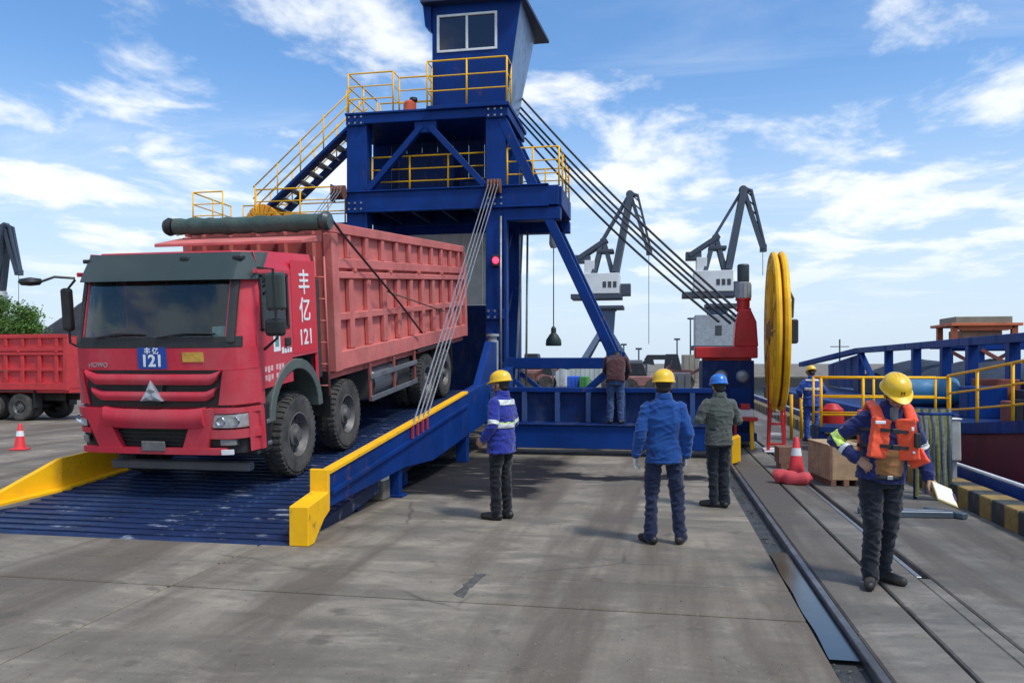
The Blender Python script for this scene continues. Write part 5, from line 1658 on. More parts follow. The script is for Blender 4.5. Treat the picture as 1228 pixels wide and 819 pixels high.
def crate(label, px, py, w_, d_, h, rz, m, mb_):
    p = at(px, py, z=0.0)
    T = thing('wooden_crate', label, 'crate', (p.x, p.y, 0), rz)
    zb_ = 0.09
    n = 1
    for k in range(n):
        z0, z1 = zb_ + (h - zb_) * k / n + 0.003, zb_ + (h - zb_) * (k + 1) / n - 0.003
        MB().box(0, w_, 0, 0.02, z0, z1).build('side_board', m, T, 0.003)
        MB().box(0, w_, d_ - 0.02, d_, z0, z1).build('side_board', m, T, 0.003)
        MB().box(-0.001, 0.019, 0.021, d_ - 0.021, z0, z1).build('side_board', m, T, 0.003)
        MB().box(w_ - 0.019, w_ + 0.001, 0.021, d_ - 0.021, z0, z1).build('side_board', m, T, 0.003)
    for k in range(3):
        a = d_ * k / 3
        MB().box(-0.01, w_ + 0.01, a + 0.002, a + d_ / 3 - 0.002, h, h + 0.02).build('lid_board', m, T, 0.003)
    for x in (0.0, w_ - 0.05):
        MB().box(x, x + 0.05, -0.018, 0.0, zb_, h).build('batten', mb_, T, 0.003)
    for x in (0.03, w_ / 2 - 0.04, w_ - 0.11):
        MB().box(x, x + 0.08, 0.0, d_, 0.0, zb_ - 0.004).build('skid', mb_, T, 0.004)
    return T


crate('large light wooden crate standing left of the man in orange vest', 994, 583, 0.52, 0.95, 0.60, R(8), WOOD, WOODD)
crate('small dark brown crate standing behind the traffic cone near reel', 934, 562, 0.30, 0.34, 0.36, R(5), WOODD, WOODD)

# hawsers hung over a low rack
po = at(1122, 600, z=0.0)
rk = thing('hawser_rack', 'bundle of thick grey green mooring ropes hanging over a low rack', 'ropes', (po.x, po.y, 0))
for dx in (-0.22, 0.22):
    MB().tube([(dx, 0.12, 0), (dx, 0.12, 1.16)], 0.025, 8).build('rack_post', BLUE, rk)
MB().tube([(-0.26, 0.12, 1.15), (0.26, 0.12, 1.15)], 0.03, 8).build('rack_bar', BLUE, rk)
hm = [mat('hawser_grey', (0.16, 0.175, 0.16), 0.9, var=0.4, scale=22, bump=0.6, bscale=60), mat('hawser_olive', (0.15, 0.15, 0.05), 0.9, var=0.4, scale=22), mat('hawser_dark', (0.045, 0.055, 0.06), 0.9, var=0.4, scale=22)]
for k in range(13):
    x = -0.2 + 0.034 * k
    j1, j2 = random.uniform(-0.03, 0.03), random.uniform(0.02, 0.12)
    MB().tube([(x + j1 * 0.3, 0.20, 0.35 + j2), (x, 0.18, 0.9), (x, 0.12, 1.205), (x + j1 * 0.5, 0.05, 0.95), (x + j1, 0.04 - 0.02 * (k % 2), 0.5), (x + j1 * 1.6, 0.0 - 0.02 * (k % 3), 0.02 + j2)], 0.026, 8).build('hawser', hm[(k * 7) % 3 if k > 1 else 1], rk)
# white box on the kerb
q = at(1144, 560, X=4.02)
wb = thing('kerb_cabinet', 'white upright plastic box standing on the kerb beside the barge', 'box', (q.x, q.y, 0.25))
MB().prism([(-0.07, 0.25), (0.07, 0.25), (0.06, 0.80), (-0.07, 0.82)], 'y', -0.09, 0.09).build('box_body', mat('box_dull_white', (0.42, 0.43, 0.40), 0.6, dirt=0.5), wb, 0.02, None, 2)
MB().box(-0.03, 0.03, -0.03, 0.03, 0.0, 0.25).build('box_leg', GREYP, wb, 0.005)
MB().box(-0.08, 0.075, -0.1, 0.1, 0.815, 0.835).build('box_lid', BEIGE, wb, 0.008)
# steel section lying on the concrete
q = at(1115, 622, z=0.0)
sb_ = thing('steel_frame', 'blue grey triangular steel frame lying flat behind the clipboard man', 'steel frame', (q.x, q.y, 0))
SG = mat('steel_blue_grey', (0.10, 0.125, 0.16), 0.45, metal=0.4, var=0.3, dirt=0.4)
MB().bar((-0.75, 0.0, 0.04), (0.28, 0.10, 0.04), 0.08, 0.08).build('frame_bar', SG, sb_, 0.01)
MB().bar((-0.75, 0.22, 0.04), (0.22, 0.18, 0.04), 0.08, 0.08).build('frame_bar', SG, sb_, 0.01)
MB().bar((0.08, 0.42, 0.04), (0.40, 0.02, 0.04), 0.09, 0.07).build('frame_bar', SG, sb_, 0.01)
# long painted batten leaning beside post (thin pole right of the worker)
a, b = at(978, 447, Y=18.2), at(1013, 478, Y=17.9)

# ================================================================== FAR THINGS BEHIND THE FRAME
def container(label, x0, x1, y, h, col, name='container', ribs=True, z=0.0):
    p0, p1 = at(x0, 450, Y=y), at(x1, 450, Y=y)
    m = mat('paint_' + label.replace(' ', '_')[:40], col, 0.6, var=0.2, scale=0.6, dirt=0.4, dscale=0.8)
    T = thing(name, label, 'container', (p0.x, y, z))
    w_ = p1.x - p0.x
    MB().box(0, w_, 0, 2.4, 0, h).build('shell', m, T, 0.03)
    if ribs:
        n = max(3, int(w_ / 0.45))
        for k in range(n):
            x = (k + 0.5) * w_ / n
            MB().box(x - 0.07, x + 0.07, -0.05, 0.0, 0.12, h - 0.12).build('rib', m, T)
    return T


container('far green container seen under the tower beam', 636, 655, 62, 1.5, (0.06, 0.14, 0.10))
container('far white container with dark gaps seen under tower beam', 660, 676, 60, 1.7, (0.45, 0.46, 0.46))
container('far vivid blue container seen beside strut foot', 680, 694, 58, 0.85, (0.02, 0.10, 0.55))
container('far small green bin beside the vivid blue container', 695, 704, 57, 0.85, (0.05, 0.22, 0.05))
container('long far white shed low behind the blue container', 640, 728, 80, 1.9, (0.42, 0.45, 0.44), 'shed')
container('far grey green container right of the bent man', 755, 800, 48, 0.95, (0.10, 0.16, 0.13))
container('far dull grey container left of the red beam', 800, 828, 52, 1.2, (0.12, 0.13, 0.15))
container('far grey blue barge house behind the yellow helmet man', 742, 770, 70, 2.1, (0.14, 0.15, 0.18))
container('far low tan shed right of the red machine beam foot', 818, 838, 75, 2.6, (0.28, 0.25, 0.2))
# open dark roofed shelter
q = at(790, 440, Y=66)
sh = thing('shelter', 'far open shelter with dark roof beyond the yellow helmet man', 'shelter', (q.x, 66, 0))
MB().prism([(-1.2, 2.1), (-0.9, 2.5), (0.9, 2.5), (1.2, 2.1)], 'y', -0.8, 0.8).build('roof', DARK, sh, 0.02)
for x in (-1.0, 1.0):
    for y in (-0.7, 0.7):
        MB().box(x - 0.07, x + 0.07, y - 0.07, y + 0.07, 0, 2.1).build('post', CG, sh)
# dark loaders and hoppers parked far behind the frame
def loader(label, px, Yd, h, col, k):
    q = at(px, 440, Y=Yd)
    T = thing('parked_loader', label, 'loader', (q.x, Yd, 0), 0, 'machines parked far behind')
    m = mat('loader_paint_%d' % k, col, 0.6, var=0.3, dirt=0.5)
    MB().box(-1.0, 1.0, -0.7, 0.7, 0.55, 0.55 + h * 0.45).build('body', m, T, 0.06)
    MB().prism([(-0.9, 0.55 + h * 0.45), (-0.8, h + 0.55), (0.05, h + 0.55), (0.3, 0.55 + h * 0.45)], 'y', -0.6, 0.6).build('cab', DARK, T, 0.04)
    MB().bar((0.6, 0, 0.9), (1.7, 0, 1.5 + 0.3 * k), 0.2, 0.2).build('arm', m, T)
    MB().prism([(1.5, 1.2 + 0.3 * k), (2.1, 1.1 + 0.3 * k), (2.0, 1.6 + 0.3 * k), (1.6, 1.7 + 0.3 * k)], 'y', -0.7, 0.7).build('bucket', DARK, T)
    for x in (-0.65, 0.65):
        for y in (-0.75, 0.75):
            MB().lathe([(0.15, -0.14), (0.5, -0.14), (0.5, 0.14), (0.15, 0.14)], (x, y, 0.5), 'y', 16).build('wheel', RUB, T)


loader('far dark loader with rusty body behind the tower foot', 622, 46, 1.7, (0.12, 0.045, 0.035), 0)
loader('far dull pink loader just right of the tower column', 645, 52, 1.9, (0.30, 0.13, 0.12), 1)
loader('far dark grey loader behind the bent man', 744, 50, 1.8, (0.06, 0.065, 0.07), 2)
loader('far olive loader left of the red beam', 812, 56, 1.9, (0.16, 0.13, 0.05), 0)
loader('far navy loader near the yellow helmet man', 770, 44, 1.3, (0.03, 0.05, 0.12), 1)
for k, (px, py, Yd, hgt) in enumerate(((828, 430, 95, 7.0), (812, 430, 95, 4.6), (748, 430, 95, 4.0), (766, 430, 90, 3.4))):
    q = at(px, 437, Y=Yd)
    T = thing('light_mast', ['tall far thin mast left of the red machine', 'shorter far thin mast beside the tall one', 'far thin mast right of the bent man', 'far stubby mast behind grey container'][k], 'mast', (q.x, Yd, 0))
    MB().tube([(0, 0, 0), (0, 0, hgt)], 0.09, 6).build('pole', CG, T)
    MB().box(-0.35, 0.35, -0.08, 0.08, hgt - 0.1, hgt + 0.12).build('lamp_head', CG, T)

# coal heap and trees at the left
hp = MB()
c0 = at(30, 420, Y=40)


def heap(u, v):
    a = u * math.tau
    r = v
    x, y = math.cos(a) * r * 9.5, math.sin(a) * r * 6.0
    z = 7.0 * max(0.0, 1 - r) ** 0.9 + 0.35 * mnoise.noise(Vector((x * .5, y * .5, 3))) * (1 - r) * 2
    return Vector((c0.x + x, 47 + y, max(0.0, z)))


hp.grid(heap, 60, 24)
o = hp.build('coal_heap', mat('coal', (0.022, 0.024, 0.028), 0.9, var=0.5, scale=1.5, bump=0.8, bscale=6), None, 0, (c0.x, 47, 0))
o.location = (c0.x, 47, 0)
tag(o, 'dark coal heap sloping down behind the parked red truck', 'heap')
LEAF = mat('leaf_green', (0.085, 0.16, 0.030), 0.6, var=0.55, scale=0.6, spec=0.3)
BARK = mat('bark', (0.09, 0.07, 0.05), 0.9, var=0.3, scale=4, bump=0.5, bscale=12)


def tree(label, px, Yd, top, rx, seed):
    rnd = random.Random(seed)
    c = at(px, 435, Y=Yd)
    T = thing('broadleaf_tree', label, 'tree', (c.x, Yd, 0), 0, 'trees behind the parked truck')
    tr = MB()
    tr.tube([(0, 0, 0), (0.05, 0, top * 0.3), (0.0, 0.1, top * 0.55), (0.1, 0, top * 0.8)], [0.22, 0.17, 0.12, 0.05], 8)
    cl = []
    for k in range(30):
        a, e = rnd.uniform(0, math.tau), rnd.uniform(0.15, 1.0)
        rr_ = rx * math.sqrt(rnd.uniform(0.05, 1))
        cz = top * 0.50 + top * 0.42 * e * (1 - 0.5 * (rr_ / rx) ** 2)
        cp = Vector((math.cos(a) * rr_, math.sin(a) * rr_, cz))
        cl.append(cp)
        if k % 3 == 0:
            tr.tube([(0, 0, top * rnd.uniform(0.3, 0.55)), cp * 0.6 + Vector((0, 0, top * 0.2)), cp], [0.08, 0.05, 0.02], 5)
    tr.build('trunk', BARK, T)
    cr = MB()
    for cp in cl:
        for k in range(330):
            d = Vector((rnd.gauss(0, 1), rnd.gauss(0, 1), rnd.gauss(0, 0.7)))
            p = cp + d * rx * 0.20
            nrm = Vector((rnd.gauss(0, 1), rnd.gauss(0, 1), rnd.gauss(0.6, 1))).normalized()
            s = nrm.orthogonal().normalized() * rnd.uniform(0.045, 0.10)
            t = nrm.cross(s)
            cr.face([cr.bm.verts.new(p - s), cr.bm.verts.new(p + t * 0.55), cr.bm.verts.new(p + s), cr.bm.verts.new(p - t * 0.55)])
    cr.build('crown', LEAF, T)


tree('green tree with yellowish crown rising behind red truck bed', 18, 36, 5.7, 1.35, 3)
tree('second green tree cut by the left picture edge', -14, 38, 5.9, 1.6, 5)


# ================================================================== PEOPLE
SKIN = mat('skin', (0.36, 0.19, 0.125), 0.55, var=0.12, scale=14)
SKIND = mat('lips', (0.26, 0.09, 0.07), 0.5, var=0.1)
HAIR = mat('black_hair', (0.012, 0.010, 0.010), 0.6, var=0.3, scale=40)
EYEW = mat('eye_white', (0.6, 0.58, 0.55), 0.3, var=0.02)
YHEL = mat('helmet_yellow', (0.86, 0.52, 0.012), 0.30, var=0.06, coat=0.4, dirt=0.2, dirtcol=(0.45, 0.25, 0.03), dscale=9)
BHEL = mat('helmet_blue', (0.02, 0.16, 0.55), 0.32, var=0.06, coat=0.4)
SHOE = mat('black_shoe', (0.016, 0.014, 0.013), 0.5, var=0.3, dirt=0.5, dirtcol=(0.10, 0.085, 0.07), dscale=8)
REFL = mat('reflective_silver', (0.62, 0.64, 0.62), 0.4, var=0.1, scale=30)
LIME = mat('reflective_lime', (0.60, 0.78, 0.16), 0.5, var=0.1, scale=30)


def cloth(name, col, var=0.10):
    return mat(name, col, 0.85, spec=0.2, var=var, scale=5, dirt=0.10, dirtcol=tuple(0.5 * c + 0.03 for c in col), dscale=5, bump=0.12, bscale=160, sheen=0.25)


def ell(mb, c, r, M=None, nu=16, nv=10):
    c = Vector(c)
    M = M or Matrix.Identity(3)
    rings = []
    for j in range(1, nv):
        ph = math.pi * j / nv
        rings.append([mb.bm.verts.new(c + M @ Vector((r[0] * math.sin(ph) * math.cos(i * math.tau / nu), r[1] * math.sin(ph) * math.sin(i * math.tau / nu), r[2] * math.cos(ph)))) for i in range(nu)])
    t, b = mb.bm.verts.new(c + M @ Vector((0, 0, r[2]))), mb.bm.verts.new(c - M @ Vector((0, 0, r[2])))
    for j in range(len(rings) - 1):
        for i in range(nu):
            mb.face([rings[j][i], rings[j + 1][i], rings[j + 1][(i + 1) % nu], rings[j][(i + 1) % nu]], True)
    for i in range(nu):
        mb.face([t, rings[0][i], rings[0][(i + 1) % nu]], True)
        mb.face([b, rings[-1][(i + 1) % nu], rings[-1][i]], True)


def limb(mb, pts, rs):
    pts = [Vector(p) for p in pts]
    mb.tube(pts, rs, 14)
    for p, r in zip(pts, rs):
        ell(mb, p, (r, r, r), None, 12, 8)


def loft(mb, rings, side, seg=24, e=2.4):
    """rings: (centre, half width, half depth); elliptic sections across the spine"""
    side = Vector(side).normalized()
    R_ = []
    n = len(rings)
    for i, (c, a, b) in enumerate(rings):
        d = (Vector(rings[min(i + 1, n - 1)][0]) - Vector(rings[max(i - 1, 0)][0])).normalized()
        s = (side - d * side.dot(d)).normalized()
        f = d.cross(s)
        ring = []
        for k in range(seg):
            t = k * math.tau / seg
            ct, st_ = math.cos(t), math.sin(t)
            q = (abs(ct) ** e + abs(st_) ** e) ** (-1 / e)
            ring.append(mb.bm.verts.new(Vector(c) + s * a * ct * q + f * b * st_ * q))
        R_.append(ring)
    for i in range(n - 1):
        for k in range(seg):
            mb.face([R_[i][k], R_[i][(k + 1) % seg], R_[i + 1][(k + 1) % seg], R_[i + 1][k]], True)
    mb.face(R_[0][::-1])
    mb.face(R_[-1])


_folds = bpy.data.textures.new('folds', 'CLOUDS')
_folds.noise_scale = 0.15
_folds.noise_depth = 2


def solid(mb, voxel, folds=0.0, smooth=4, clampz=None):
    bmesh.ops.recalc_face_normals(mb.bm, faces=mb.bm.faces)
    me = bpy.data.meshes.new('tmp')
    mb.bm.to_mesh(me)
    mb.bm.free()
    mods = [('REMESH', dict(mode='VOXEL', voxel_size=voxel, use_smooth_shade=True)), ('SMOOTH', dict(factor=0.5, iterations=smooth))]
    out_ = bake(me, mods)
    if folds:
        # soft drape plus sharp ridged creases, drawn out sideways
        nn = mnoise.noise
        mv = out_.vertices
        sft = Vector((random.uniform(0, 50), random.uniform(0, 50), random.uniform(0, 50)))
        cnt = len(mv)
        co_, no_ = [0.0] * (3 * cnt), [0.0] * (3 * cnt)
        mv.foreach_get('co', co_)
        mv.foreach_get('normal', no_)
        for i in range(0, 3 * cnt, 3):
            x, y, z = co_[i], co_[i + 1], co_[i + 2]
            a = nn((x * 5.5 + sft.x, y * 5.5 + sft.y, z * 4.0 + sft.z))
            s_ = x * 0.6 + y * 0.35
            r1 = 1.0 - abs(nn((x * 6.0 + sft.x, y * 6.0 + sft.y, (z + 0.35 * s_) * 15.0 + sft.z))) * 2.2
            r2 = 1.0 - abs(nn((x * 9.0 - sft.x, y * 9.0 - sft.y, (z - 0.6 * s_) * 11.0 - sft.z))) * 2.2
            d_ = folds * (0.30 * a + 0.30 * max(0.0, r1) ** 2 + 0.22 * max(0.0, r2) ** 2 - 0.22)
            co_[i] += no_[i] * d_
            co_[i + 1] += no_[i + 1] * d_
            co_[i + 2] += no_[i + 2] * d_
        mv.foreach_set('co', co_)
        out_.update()
    if clampz is not None:
        for v in out_.vertices:
            if v.co.z < clampz:
                v.co.z = clampz
    for p in out_.polygons:
        p.use_smooth = True
    return out_


def put(name, me, m, parent):
    me.materials.clear()
    me.materials.append(m)
    return link(name, me, parent)


def band(me, pred, m, parent, name='reflective_band', push=0.006):
    """strip of tape lying on a garment: the faces that satisfy pred, lifted and given thickness"""
    bm = bmesh.new()
    bm.from_mesh(me)
    bm.normal_update()
    kill = [f for f in bm.faces if not pred(f.calc_center_median())]
    bmesh.ops.delete(bm, geom=kill, context='FACES')
    if not bm.faces:
        bm.free()
        return None
    for v in bm.verts:
        v.co += v.normal * push
    o = bpy.data.meshes.new(name)
    bm.to_mesh(o)
    bm.free()
    for p in o.polygons:
        p.use_smooth = True
    o = bake(o, [('SOLIDIFY', dict(thickness=0.004, offset=-1))])
    return put(name, o, m, parent)


def seg_t(p, a, b):
    d = b - a
    t = (p - a).dot(d) / d.length_squared
    return t, (p - (a + d * max(0, min(1, t)))).length


def hand(mb, w, d, pn, th, curl=0.35, k=1.0, r=1.0):
    """palm and five bent fingers from the wrist w; d finger direction, pn palm facing, th towards the thumb"""
    w, d, pn, th = Vector(w), Vector(d).normalized(), Vector(pn).normalized(), Vector(th).normalized()
    th = (th - d * th.dot(d)).normalized()
    pn = (pn - d * pn.dot(d) - th * pn.dot(th)).normalized()
    for off, ln in ((0.031, 0.070), (0.011, 0.078), (-0.010, 0.072), (-0.030, 0.056)):
        a = w + th * off * 0.6 * k
        kn = w + d * 0.088 * k + th * off * k
        limb(mb, [a, kn], [0.016 * k * r, 0.0115 * k * r])
        p, ang = kn, curl * 0.6
        for q, f in enumerate((0.45, 0.32, 0.23)):
            ang += curl * (0.5 if q == 0 else 0.9)
            nx = p + (d * math.cos(ang) + pn * math.sin(ang)) * ln * f * 1.15 * k + th * off * 0.10 * k
            limb(mb, [p, nx], [(0.0102 - 0.0011 * q) * k * r, (0.0095 - 0.0011 * q) * k * r])
            p = nx
    t0 = w + d * 0.025 * k + th * 0.026 * k
    t1 = t0 + (d * 0.035 + th * 0.028 + pn * 0.012) * k
    t2 = t1 + (d * 0.030 + th * 0.006 + pn * 0.014) * k
    t3 = t2 + (d * 0.020 - th * 0.004 + pn * 0.012) * k
    limb(mb, [t0, t1, t2, t3], [0.015 * k * r, 0.012 * k * r, 0.011 * k * r, 0.009 * k * r])


def head_frame(c, pitch, yaw):
    return Matrix.Rotation(yaw, 3, 'Z') @ Matrix.Rotation(pitch, 3, 'X'), Vector(c)


DEF = dict(pelvis=(0, 0, 0.95), waist=(0, 0, 1.08), chest=(0, 0.01, 1.27), shoulders=(0, 0.015, 1.43), neck=(0, 0.015, 1.50), head=(0, -0.01, 1.615),
           shR=(-0.165, 0.012, 1.385), shL=(0.165, 0.012, 1.385), elR=(-0.245, 0.05, 1.14), elL=(0.245, 0.05, 1.14), wrR=(-0.255, -0.04, 0.89), wrL=(0.255, -0.04, 0.89),
           hipR=(-0.09, 0, 0.93), hipL=(0.09, 0, 0.93), knR=(-0.105, -0.02, 0.50), knL=(0.105, -0.02, 0.50), anR=(-0.11, 0.02, 0.09), anL=(0.11, 0.02, 0.09))


def person(label, loc, rz, jacket, trousers, helmet=None, scale=1.0, pitch=0.0, yaw=0.0, pose=None, hem=0.80, hands=None, voxel=0.009, bulk=1.0,
           ftR=-0.15, ftL=0.15, gloves=None, group='workers on the quay', open_front=False, tight=False):
    J = {k: Vector(v) for k, v in {**DEF, **(pose or {})}.items()}
    T = thing('person', label, 'person', loc, rz, group)
    T.scale = (scale,) * 3
    hands = hands or {}
    # ---- body: one continuous skin surface with head and hands
    b = MB()
    loft(b, [(J['pelvis'] - Vector((0, 0, 0.08)), 0.13, 0.09), (J['pelvis'], 0.145, 0.10), (J['waist'], 0.125, 0.09), (J['chest'], 0.15, 0.10), (J['shoulders'], 0.14, 0.075), (J['neck'], 0.06, 0.055)], (1, 0, 0))
    RM, hc = head_frame(J['head'], pitch, yaw)

    def hp(*v):
        return hc + RM @ Vector(v)
    limb(b, [J['neck'] - Vector((0, 0, 0.03)), hp(0, 0.015, -0.05)], [0.056, 0.054])
    ell(b, hp(0, 0.008, 0.022), (0.076, 0.096, 0.104), RM)
    ell(b, hp(0, -0.018, -0.050), (0.060, 0.072, 0.072), RM)
    ell(b, hp(0, -0.070, -0.092), (0.026, 0.024, 0.022), RM)
    ell(b, hp(0, -0.082, 0.030), (0.054, 0.018, 0.013), RM)
    for s in (-1, 1):
        ell(b, hp(0.040 * s, -0.066, -0.022), (0.024, 0.026, 0.022), RM)
        ell(b, hp(0.078 * s, 0.008, -0.012), (0.011, 0.021, 0.032), RM)
    limb(b, [hp(0, -0.094, 0.012), hp(0, -0.112, -0.024)], [0.010, 0.0155])
    ell(b, hp(0, -0.090, -0.060), (0.026, 0.014, 0.014), RM)
    for s in 'RL':
        limb(b, [J['sh' + s], J['el' + s], J['wr' + s]], [0.050, 0.042, 0.030])
        if not gloves:
            h = hands.get(s, {})
            d = h.get('d', (J['wr' + s] - J['el' + s]).normalized() + Vector((0, -0.1, 0)))
            sx = -1 if s == 'R' else 1
            hand(b, J['wr' + s], d, h.get('pn', (-sx, 0.25, 0)), h.get('th', (0, -1, 0)), h.get('curl', 0.4))
        limb(b, [J['hip' + s], J['kn' + s], J['an' + s]], [0.066, 0.044, 0.034])
        fa = Matrix.Rotation(ftR if s == 'R' else ftL, 3, 'Z')
        ell(b, J['an' + s] + fa @ Vector((0, -0.05, -0.048)), (0.028, 0.085, 0.022), fa)
    body = put('body', solid(b, min(voxel, 0.0062), 0, 2), SKIN, T)
    # ---- face details, hair
    for s in (-1, 1):
        e = MB()
        ell(e, hp(0.031 * s, -0.0855, 0.010), (0.0135, 0.007, 0.0065), RM, 10, 6)
        e.build('eye', EYEW, body)
        e = MB()
        ell(e, hp(0.031 * s, -0.0905, 0.010), (0.006, 0.003, 0.006), RM, 8, 6)
        e.build('iris', HAIR, body)
        e = MB()
        limb(e, [hp(0.016 * s, -0.099, 0.030), hp(0.047 * s, -0.089, 0.033)], [0.0045, 0.003])
        e.build('eyebrow', HAIR, body)
    e = MB()
    ell(e, hp(0, -0.101, -0.060), (0.023, 0.006, 0.006), RM, 10, 6)
    e.build('lips', SKIND, body)
    hr = MB()
    ell(hr, hp(0, 0.030, 0.028), (0.081, 0.088, 0.100), RM)
    ell(hr, hp(0, 0.055, -0.035), (0.066, 0.052, 0.052), RM)
    put('hair', solid(hr, 0.007, 0.006, 2), HAIR, T)
    # ---- trousers
    t = MB()
    loft(t, [(J['pelvis'] - Vector((0, 0, 0.13)), 0.155, 0.115), (J['pelvis'], 0.172, 0.128), (J['waist'] - Vector((0, 0, 0.02)), 0.158, 0.115)], (1, 0, 0))
    for s in 'RL':
        k0, a0 = J['kn' + s], J['an' + s]
        limb(t, [J['hip' + s] - Vector((0, 0, 0.03)), J['hip' + s].lerp(k0, 0.5), k0, k0.lerp(a0, 0.5) + Vector((0, 0.012, 0)), a0 + Vector((0, 0.01, -0.015))], [0.098 * bulk, 0.090, 0.076, 0.070, 0.066])
    tm = solid(t, voxel, 0.040, 3)
    put('trousers', tm, trousers, T)
    # ---- shoes
    for s, ang in (('R', ftR), ('L', ftL)):
        sh_ = MB()
        A = Matrix.Rotation(ang, 3, 'Z')
        a0 = J['an' + s].copy()
        gz = a0.z - 0.09

        def sp(x, y, z):
            v = A @ Vector((x, y, 0))
            return Vector((a0.x + v.x, a0.y + v.y, gz + z))
        limb(sh_, [sp(0, 0.055, 0.045), sp(0, 0.0, 0.05), sp(0, -0.08, 0.046), sp(0.0, -0.165, 0.036)], [0.043, 0.046, 0.047, 0.040])
        limb(sh_, [sp(0, 0.015, 0.05), sp(0, 0.008, 0.125)], [0.050, 0.050])
        sm_ = solid(sh_, 0.008, 0, 2, gz + 0.004)
        so = put('shoe', sm_, SHOE, T)
    # ---- jacket
    j = MB()
    hemc = J['pelvis'].lerp(J['waist'], (hem - J['pelvis'].z) / max(0.05, (J['waist'].z - J['pelvis'].z))) if abs(J['waist'].z - J['pelvis'].z) > 0.05 else J['pelvis']
    loft(j, [(hemc, 0.198 * bulk, 0.148 * bulk), (J['pelvis'].lerp(J['waist'], 0.3), 0.190 * bulk, 0.145 * bulk), (J['waist'], 0.178 * bulk, 0.135 * bulk), (J['chest'], 0.205 * bulk, 0.142 * bulk), (J['shoulders'], 0.168, 0.098), (J['neck'] + Vector((0, 0, -0.015)), 0.085, 0.082), (J['neck'] + Vector((0, 0.0, 0.03)), 0.072, 0.072)], (1, 0, 0))
    for s in 'RL':
        limb(j, [J['sh' + s], J['sh' + s].lerp(J['el' + s], 0.5), J['el' + s], J['el' + s].lerp(J['wr' + s], 0.55), J['wr' + s] - (J['wr' + s] - J['el' + s]).normalized() * 0.015], [0.073, 0.071, 0.064, 0.057, 0.050])
    jm = solid(j, voxel, 0.030, 4)
    jo = put('jacket', jm, jacket, T)
    # collar and hem band stitched on
    cl = MB()
    loft(cl, [(J['neck'] + Vector((0, 0.002, -0.015)), 0.090, 0.088), (J['neck'] + Vector((0, 0.006, 0.022)), 0.080, 0.080), (J['neck'] + Vector((0, 0.008, 0.045)), 0.076, 0.077)], (1, 0, 0))
    put('collar', solid(cl, 0.009, 0.008, 1), jacket, jo)
    zmin = min(v.co.z for v in jm.vertices)
    band(jm, lambda p: p.z < zmin + 0.035 and abs(p.x - J['pelvis'].x) < 0.21, jacket, jo, 'hem_band', 0.004)
    for s in 'RL':
        e0, w0 = J['el' + s], J['wr' + s]
        band(jm, lambda p, e0=e0, w0=w0: 0.84 < seg_t(p, e0, w0)[0] < 0.97 and seg_t(p, e0, w0)[1] < 0.075, jacket, jo, 'cuff', 0.004)
    # ---- gloves
    if gloves:
        for s in 'RL':
            h = hands.get(s, {})
            gl = MB()
            sx = -1 if s == 'R' else 1
            d = h.get('d', (J['wr' + s] - J['el' + s]).normalized() + Vector((0, -0.1, 0)))
            hand(gl, J['wr' + s], d, h.get('pn', (-sx, 0.25, 0)), h.get('th', (0, -1, 0)), h.get('curl', 0.45), 1.05, 1.12)
            limb(gl, [J['wr' + s] - Vector(d).normalized() * 0.04, J['wr' + s] + Vector(d).normalized() * 0.02], [0.036, 0.030])
            put('glove', solid(gl, 0.006, 0, 1), gloves, T)
    # ---- helmet
    if helmet:
        hm_ = MB()
        prof = [(1.06, -0.006), (1.10, -0.004), (1.11, 0.004), (1.03, 0.010), (1.0, 0.022), (0.975, 0.05), (0.90, 0.080), (0.74, 0.106), (0.50, 0.124), (0.25, 0.133), (0.02, 0.136)]
        rings = []
        for qi, (f, z) in enumerate(prof):
            ring = []
            for k in range(36):
                a = k * math.tau / 36
                x, y = math.cos(a), math.sin(a)
                pk = max(0.0, -y) ** 3 * (0.055 if qi <= 2 else 0.0)
                ring.append(hm_.bm.verts.new(hp(0.112 * f * x, 0.008 + 0.138 * f * y - pk, 0.038 + z - pk * 0.30)))
            rings.append(ring)
        for i in range(len(rings) - 1):
            for k in range(36):
                hm_.face([rings[i][k], rings[i][(k + 1) % 36], rings[i + 1][(k + 1) % 36], rings[i + 1][k]], True)
        hm_.face(rings[0][::-1])
        hm_.face(rings[-1])
        ho = hm_.build('helmet', helmet, T)
        for x in (-0.028, 0.0, 0.028):
            pts = []
            for k in range(13):
                a = math.pi * (0.16 + 0.68 * k / 12)
                pts.append(hp(x, 0.008 - 0.132 * math.cos(a), 0.046 + 0.126 * math.sin(a) - (abs(x) * 0.15)))
            MB().tube(pts, 0.006, 6).build('helmet_ridge', helmet, ho)
        MB().tube([hp(-0.080, -0.005, 0.03), hp(-0.072, -0.04, -0.06), hp(-0.03, -0.07, -0.118), hp(0.03, -0.07, -0.118), hp(0.072, -0.04, -0.06), hp(0.080, -0.005, 0.03)], 0.005, 5).build('chin_strap', BLK, ho)
    return T, J, jo, jm, tm, hp


def ground_at(px, py):
    p = at(px, py, z=0.0)
    return (p.x, p.y, 0.0)


